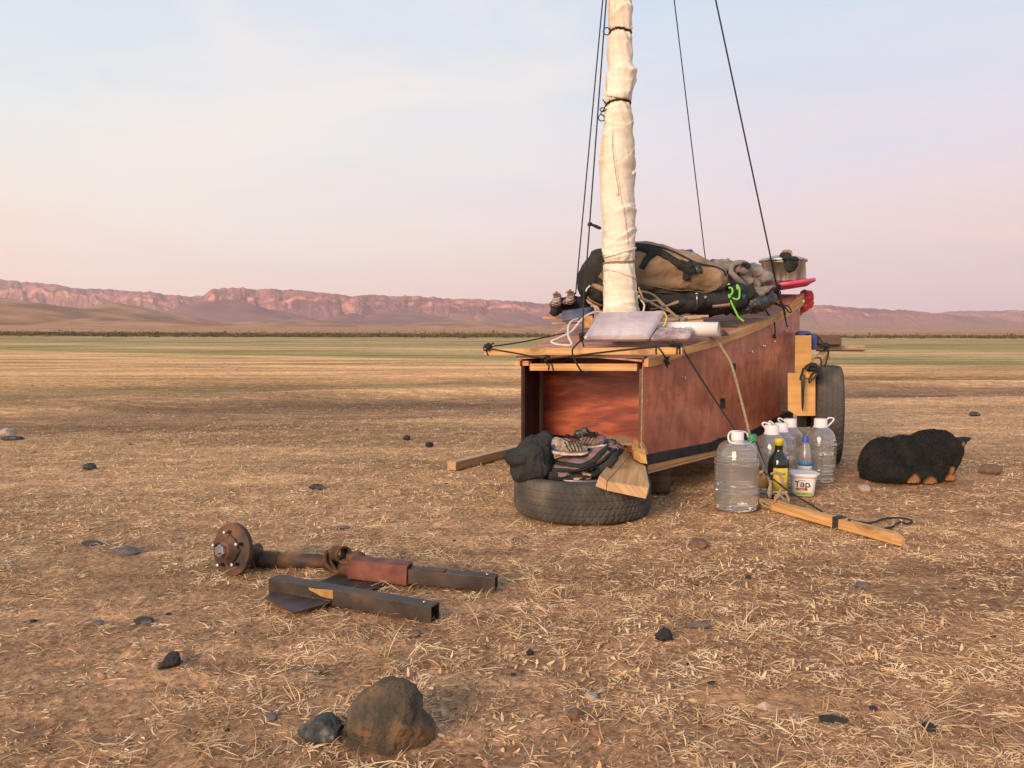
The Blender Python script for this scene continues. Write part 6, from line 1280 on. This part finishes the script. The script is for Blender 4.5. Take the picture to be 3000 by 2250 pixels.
# ---------------------------------------------------------------- rusty axle assembly
ax = empty('axle_assembly', (-.5, 2.5, 0), 'rusty car axle with brake disc welded to steel tubes, lying on the ground', 'axle')
# brake disc
Nn = Vector((-.50, -.85, .14)).normalized(); DC = at(z5(288, 362), 2.54)
DC.z = .084
m = MB(); m.lathe([(0, -.008), (.030, -.008), (.070, -.014), (.084, -.014), (.087, -.010), (.087, .004), (.083, .006), (.060, .005), (.055, .007), (.045, .009), (0, .010)], DC, Nn, 72); dsk = m.build('brake_disc', RUST, ax, bevel=.001)
m = MB(); m.lathe([(.045, .010), (.043, .017), (.030, .019), (.028, .034), (.024, .038), (0, .038)], DC, Nn, 36); hb = m.build('hub', RUST, dsk)
a1 = Nn.orthogonal().normalized(); a2 = Nn.cross(a1)
m = MB(); m.lathe([(.022, .036), (.022, .052), (.019, .055), (.012, .055), (.011, .062), (0, .062)], DC, Nn, 6, sm=False); m.build('hub_nut', BRIGHTM, dsk)
for i in range(5):
    t = R(72 * i + 20); q = DC + (a1 * math.cos(t) + a2 * math.sin(t)) * .058
    m = MB(); m.tube([q + Nn * .010, q + Nn * .030], .0055, 8); m.lathe([(.006, .030), (.005, .034), (0, .035)], q, Nn, 10, mi=1); m.build('wheel_stud', [RUST, BUTTON], dsk)
for i in range(4):
    t = R(90 * i + 50); q = DC + (a1 * math.cos(t) + a2 * math.sin(t)) * .040
    m = MB(); m.lathe([(.010, .010), (.010, .0135), (0, .0135)], q, Nn, 14); m.build('disc_boss', DKSTEEL, dsk)
m = MB(); m.tube([DC - Nn * .010, DC - Nn * .035], [.045, .036], 20); m.tube([DC - Nn * .03, at(z5(450, 400), 2.62)], [.033, .030], 18); m.build('knuckle', DKSTEEL, ax)
pa, pb = at(z5(435, 415), 2.62), at(z5(985, 440), 2.60)
m = MB(); m.tube([pa, pa.lerp(pb, .28)], [.029, .029], 24); m.tube([pa.lerp(pb, .26), pb], [.0255, .0255], 24); m.lathe([(.030, -.004), (.045, -.004), (.045, .008), (.030, .008)], at(z5(445, 400), 2.62), (pb - pa), 24, closed=True); m.build('axle_tube', RUST, ax)
# collar
cc = at(z5(965, 378), 2.56); cd = Vector((.66, -.74, .10)).normalized()
m = MB(); m.lathe([(.0255, -.012), (.0255, .040), (.0285, .041), (.0285, .050), (.0215, .050), (.0215, -.012)], cc, cd, 32, closed=True); m.build('collar', RUSTO, ax)
m = MB(); P = [at(z5(*p), 2.55) for p in ((900, 370), (890, 410), (905, 455), (950, 490), (1010, 505), (1080, 505))]; m.tube(smooth_path(P, 5), [.008] * 26, 8); m.slab([at(z5(895, 360), 2.56), at(z5(960, 480), 2.54), at(z5(1010, 500), 2.54), at(z5(920, 490), 2.56)], (0, .012, 0)); m.build('bracket', RUST, ax)
fcn = at(z5(1085, 545), 2.53); fcn.z = .012
m = MB(); m.lathe([(0, 0), (.056, 0), (.056, .022), (.048, .026), (.046, .036), (.053, .038), (.053, .044), (.030, .046), (.028, .062), (0, .062)], fcn, (0, 0, 1), 40); m.build('flange', RUSTO, ax)
for k in range(6):
    q = fcn + Vector((math.cos(k * 1.047) * .043, math.sin(k * 1.047) * .043, .044)); m = MB(); m.lathe([(.0055, 0), (.0055, .005), (0, .006)], q, (0, 0, 1), 6, sm=False); m.build('bolt', BRIGHTM if k == 4 else DKSTEEL, ax)
# plates
def plate(pts, z, th, mt):
    top_ = [gp(z5(*p), z + th) for p in pts]; solid('plate', top_, [q - Vector((0, 0, th)) for q in top_], mt, ax, bevel=.0006)
plate([(500, 662), (560, 618), (640, 622), (935, 690), (690, 762)], .012, .005, mat('plate_brown', (.05, .032, .028), (.10, .066, .058), scale=14, rough=.5, rvar=.3, metal=.3, bump=.3, bscale=60, bdist=.002))
plate([(860, 560), (990, 500), (1350, 545), (1190, 615)], .006, .006, DKSTEEL)
def sqtube(a, b, w_, t_, mt, name='square_tube', cap=None, roll=0):
    a, b = Vector(a), Vector(b); d = (b - a).normalized(); s = d.cross(Vector((0, 0, 1))).normalized(); u = s.cross(d)
    mb = MB(); o_ = []; i_ = []
    vs = []
    for p in (a, b):
        for rr_ in (w_ / 2, w_ / 2 - t_):
            vs += [p + s * x * rr_ + u * y * rr_ for x, y in ((-1, -1), (1, -1), (1, 1), (-1, 1))]
    fs = []; uvs = []
    for k in range(4):
        k2 = (k + 1) % 4; fs += [(k, k2, 8 + k2, 8 + k), (4 + k2, 4 + k, 12 + k, 12 + k2), (k2, k, 4 + k, 4 + k2), (8 + k, 8 + k2, 12 + k2, 12 + k)]
    if cap: fs.append((0, 1, 2, 3))
    mb.add(vs, fs)
    o = mb.build(name, mt, ax, bevel=.0012); return a, b, d, s, u
a, b = gp(z5(560, 640)), gp(z5(1600, 838)); w_ = .047
a.z = .030; b.z = .025; b.y += .02
A_ = sqtube(a, b, w_, .004, DKSTEEL, cap=True)
m = MB(); q = b - A_[2] * .035 + A_[4] * w_ / 2 + A_[3] * .0; m.lathe([(.005, 0), (.005, .004), (0, .005)], q, A_[4], 8); m.build('rivet', BRIGHTM, ax)
rw = random.Random(5); m = MB()
for (p0_, p1_) in (((575, 618), (930, 690)), ((1130, 520), (1330, 556))):
    aa, bb_ = gp(z5(*p0_), .018), gp(z5(*p1_), .018); k = 46
    m.tube([aa.lerp(bb_, i / k) + Vector((0, rw.uniform(-.002, .002), rw.uniform(-.001, .002))) for i in range(k + 1)], [rw.uniform(.002, .006) for _ in range(k + 1)], 7)
    break
m.build('weld_bead', DKSTEEL, ax)
rs = [(780, 600), (830, 608), (880, 612), (940, 618), (942, 672), (900, 668), (860, 655), (820, 632), (790, 618)]
pn = -A_[3] if A_[3].y > 0 else A_[3]
P = [pl(z5(*p), a + pn * (w_ / 2 + .0008), pn) for p in rs]; m = MB(); k = len(P); m.add(P + [x - pn * .0012 for x in P], [tuple(range(k)), tuple(range(2 * k - 1, k - 1, -1))] + [(i, (i + 1) % k, (i + 1) % k + k, i + k) for i in range(k)]); m.build('rust_patch', mat('bare_rust', (.30, .16, .055), (.45, .26, .10), scale=40, rough=.9), ax)
a2_, b2_ = gp(z5(1120, 565)), gp(z5(2000, 632)); a2_.z = .040; b2_.z = .026; b2_.y += .015
B_ = sqtube(a2_, b2_, .044, .004, DKSTEEL)
m = MB(); q = b2_ - B_[2] * .03 + B_[4] * .022; m.lathe([(.005, 0), (.005, .004), (0, .005)], q, B_[4], 8); m.build('rivet', BRIGHTM, ax)
m = MB(); q = a2_.lerp(b2_, .45) + B_[4] * .024; m.beam(q, q + B_[2] * .08, .03, .004); m.build('weld_plate', DKSTEEL, ax)
a3, b3 = a2_ + B_[2] * -.03 + Vector((0, 0, .008)), a2_ + B_[2] * .165 + Vector((0, 0, .004))
sqtube(a3, b3, .060, .005, REDPAINT, 'sleeve')

# ---------------------------------------------------------------- dog
YD = 4.20
dE = lambda x, y, rx, ry, ryd, rot=0, dY=0: epx(z8(x, y), rx / 2.765, ry / 2.765, YD + dY, ryd, rot)
dogp = [dE(1080, 1385, 185, 195, .115), dE(1040, 1420, 150, 150, .12, 0, -.02), dE(1250, 1365, 210, 190, .12), dE(1430, 1320, 190, 190, .11), dE(1540, 1270, 120, 135, .085, 20), dE(1470, 1225, 110, 95, .07), dE(1600, 1265, 95, 90, .065, 15), dE(1645, 1300, 70, 80, .055), dE(1640, 1370, 52, 70, .042, 12), dE(1615, 1440, 36, 55, .034, 12), dE(1600, 1470, 30, 30, .03),
        dE(1150, 1470, 150, 95, .10, 0, -.07), dE(1330, 1480, 190, 80, .10, 0, -.04), dE(1480, 1440, 100, 100, .08, 0, -.03),
        dE(1300, 1535, 62, 32, .05, 0, -.11), dE(1440, 1545, 70, 26, .035, 0, -.10), dE(1480, 1510, 80, 40, .045, 0, -.06), dE(1600, 1520, 60, 32, .035, 0, -.04), dE(1540, 1500, 80, 36, .04, 0, -.03),
        dE(960, 1500, 70, 50, .05, 0, .02), dE(1690, 1235, 48, 40, .03, 10), dE(1710, 1215, 42, 28, .022, 14), dE(1738, 1206, 36, 20, .016, 10), dE(1768, 1199, 24, 11, .011, 8), dE(1788, 1196, 10, 6, .008, 5)]
dog = empty('dog', (at(z8(1300, 1500), YD).x, YD, 0), 'black shaggy dog with tan paws curled up asleep right of the cart', 'dog')
me = blob(dogp, .0065, 12, [(.003, (10, 10, 10), 'fbm')], 3, .0)
nv = len(me.vertices); co = np.zeros(nv * 3); me.vertices.foreach_get('co', co); co = co.reshape(-1, 3)
def tanmask(c):
    out = np.zeros(len(c))
    for (x, y, r_, dy) in ((1318, 1545, 40, -.14), (1455, 1562, 40, -.125), (1610, 1526, 38, -.06), (1630, 1462, 22, -.04), (1716, 1248, 14, -.02)):
        p = np.array(at(z8(x, y), YD + dy)); rad = r_ / 2.765 * YD / FPX
        d2 = ((c - p) / np.array([1, 2.4, 1])); out = np.maximum(out, np.clip(1.6 - np.linalg.norm(d2, axis=1) / rad, 0, 1))
    return np.clip(out * 2, 0, 1)
def coat(me, tm):
    at_ = me.attributes.new('coat', 'FLOAT', 'POINT'); at_.data.foreach_set('value', tm.astype(np.float32))
def coat_mat(name, rough):
    m = bpy.data.materials.new(name); m.use_nodes = True; nt = m.node_tree; b = nt.nodes['Principled BSDF']
    a = N(nt, 'ShaderNodeAttribute', attribute_name='coat'); tc = N(nt, 'ShaderNodeTexCoord'); n = N(nt, 'ShaderNodeTexNoise'); n.inputs['Scale'].default_value = 18; n.inputs['Detail'].default_value = 5; L(nt, tc.outputs['Object'], n.inputs[0])
    r = ramp(nt, [(.35, (.016, .017, .017)), (.62, (.030, .028, .026)), (.75, (.042, .034, .026))]); L(nt, n.outputs[0], r.inputs[0])
    x = N(nt, 'ShaderNodeMix', data_type='RGBA'); L(nt, a.outputs['Fac'], x.inputs[0]); L(nt, r.outputs[0], x.inputs[6]); x.inputs[7].default_value = (.34, .155, .060, 1)
    L(nt, x.outputs[2], b.inputs['Base Color']); b.inputs['Roughness'].default_value = rough; b.inputs['Specular IOR Level'].default_value = .25; return m
coat(me, tanmask(co)); me.materials.append(coat_mat('dog_coat', .9)); 
me.calc_loop_triangles(); body_tris = np.array([t.vertices[:] for t in me.loop_triangles]); nrm = np.zeros(nv * 3); me.vertices.foreach_get('normal', nrm); nrm = nrm.reshape(-1, 3)
link_mesh('body', me, dog)
def fur():
    rng = np.random.default_rng(9); a, b, c = (co[body_tris[:, i]] for i in range(3)); ar = np.linalg.norm(np.cross(b - a, c - a), axis=1); n = 46000
    ti = rng.choice(len(ar), n, p=ar / ar.sum()); r1, r2 = rng.random(n), rng.random(n); s_ = np.sqrt(r1); wA, wB, wC = 1 - s_, s_ * (1 - r2), s_ * r2
    T = body_tris[ti]; P = co[T[:, 0]] * wA[:, None] + co[T[:, 1]] * wB[:, None] + co[T[:, 2]] * wC[:, None]; Nr = nrm[T[:, 0]]
    tm = tanmask(P); k = P[:, 2] > .012; P, Nr, tm = P[k], Nr[k], tm[k]; n = len(P)
    lay = np.array([-.9, -.15, -.35])[None] + rng.normal(0, .35, (n, 3)); lay -= Nr * (lay * Nr).sum(1)[:, None]
    headr = np.clip((P[:, 0] - at(z8(1560, 1300), YD).x) / .04, 0, 1)
    D = Nr * .38 + lay * .95; D /= np.linalg.norm(D, axis=1)[:, None]
    ln = rng.uniform(.006, .015, n) * (1 - .62 * headr) * (1 - .6 * tm); sd_ = np.cross(D, rng.normal(0, 1, (n, 3))); sd_ /= np.linalg.norm(sd_, axis=1)[:, None]; wv = .0010
    tip = P + D * ln[:, None] + np.array([0, 0, -1])[None] * (ln * .28)[:, None]; mid = P + D * (ln * .55)[:, None]
    tip[:, 2] = np.maximum(tip[:, 2], .004)
    V = np.stack([P - sd_ * wv, P + sd_ * wv, mid + sd_ * wv * .8, mid - sd_ * wv * .8, tip + sd_ * .0002, tip - sd_ * .0002], 1).reshape(-1, 3)
    base_ = np.arange(n)[:, None] * 6; F = np.concatenate([base_ + np.array([[0, 1, 2, 3]]), base_ + np.array([[3, 2, 4, 5]])])
    me = np_mesh('fur', V, F, coat_mat('dog_fur', .7)); coat(me, np.repeat(tm, 6)); link_mesh('fur', me, dog)
fur()
m = MB(); q = at(z8(1604, 1492), YD - .035); m.lathe([(.0, -.004), (.008, -.003), (.010, .002), (.007, .007), (0, .008)], q, (.3, -1, 0), 16); m.build('nose', mat('nose', (.01, .01, .011), rough=.35), dog)
m = MB(); q = at(z8(1655, 1345), YD - .048); m.lathe([(.006, 0), (.005, .003), (0, .0045)], q, (.25, -1, 0), 14); m.build('eye', mat('eye', (.01, .008, .006), rough=.1), dog)
for (x, y, dy) in ((1300, 1552, -.158), (1438, 1560, -.133), (1602, 1532, -.074)):
    m = MB()
    for k in (-1, 0, 1):
        q = at(z8(x + k * 22, y), YD + dy); q.z = max(q.z, .008); m.tube([q, q + Vector((.003, -.010, -.001))], [.007, .0055], 8)
    m.build('toes', mat('tan_fur', (.30, .14, .055), (.40, .20, .085), scale=60, rough=.9) if 'tan_fur' not in bpy.data.materials else bpy.data.materials['tan_fur'], dog)

# ---------------------------------------------------------------- haze
bpy.context.view_layer.update()
def haze():
    mb = MB(); x0, x1, y0, y1, zz0, zz1 = -4300, 4300, -4300, 4300, -40, 300
    c = [(x0, y0, zz0), (x1, y0, zz0), (x1, y1, zz0), (x0, y1, zz0), (x0, y0, zz1), (x1, y0, zz1), (x1, y1, zz1), (x0, y1, zz1)]; mb.hexa(c)
    m = bpy.data.materials.new('haze_air'); m.use_nodes = True; nt = m.node_tree; nt.nodes.clear(); o = N(nt, 'ShaderNodeOutputMaterial'); v = N(nt, 'ShaderNodeVolumePrincipled')
    v.inputs['Color'].default_value = (.93, .84, .86, 1); v.inputs['Density'].default_value = HAZE; v.inputs['Anisotropy'].default_value = .1; L(nt, v.outputs[0], o.inputs['Volume'])
    tag(mb.build('haze', m), kind='stuff')
HAZE = .00014
haze()
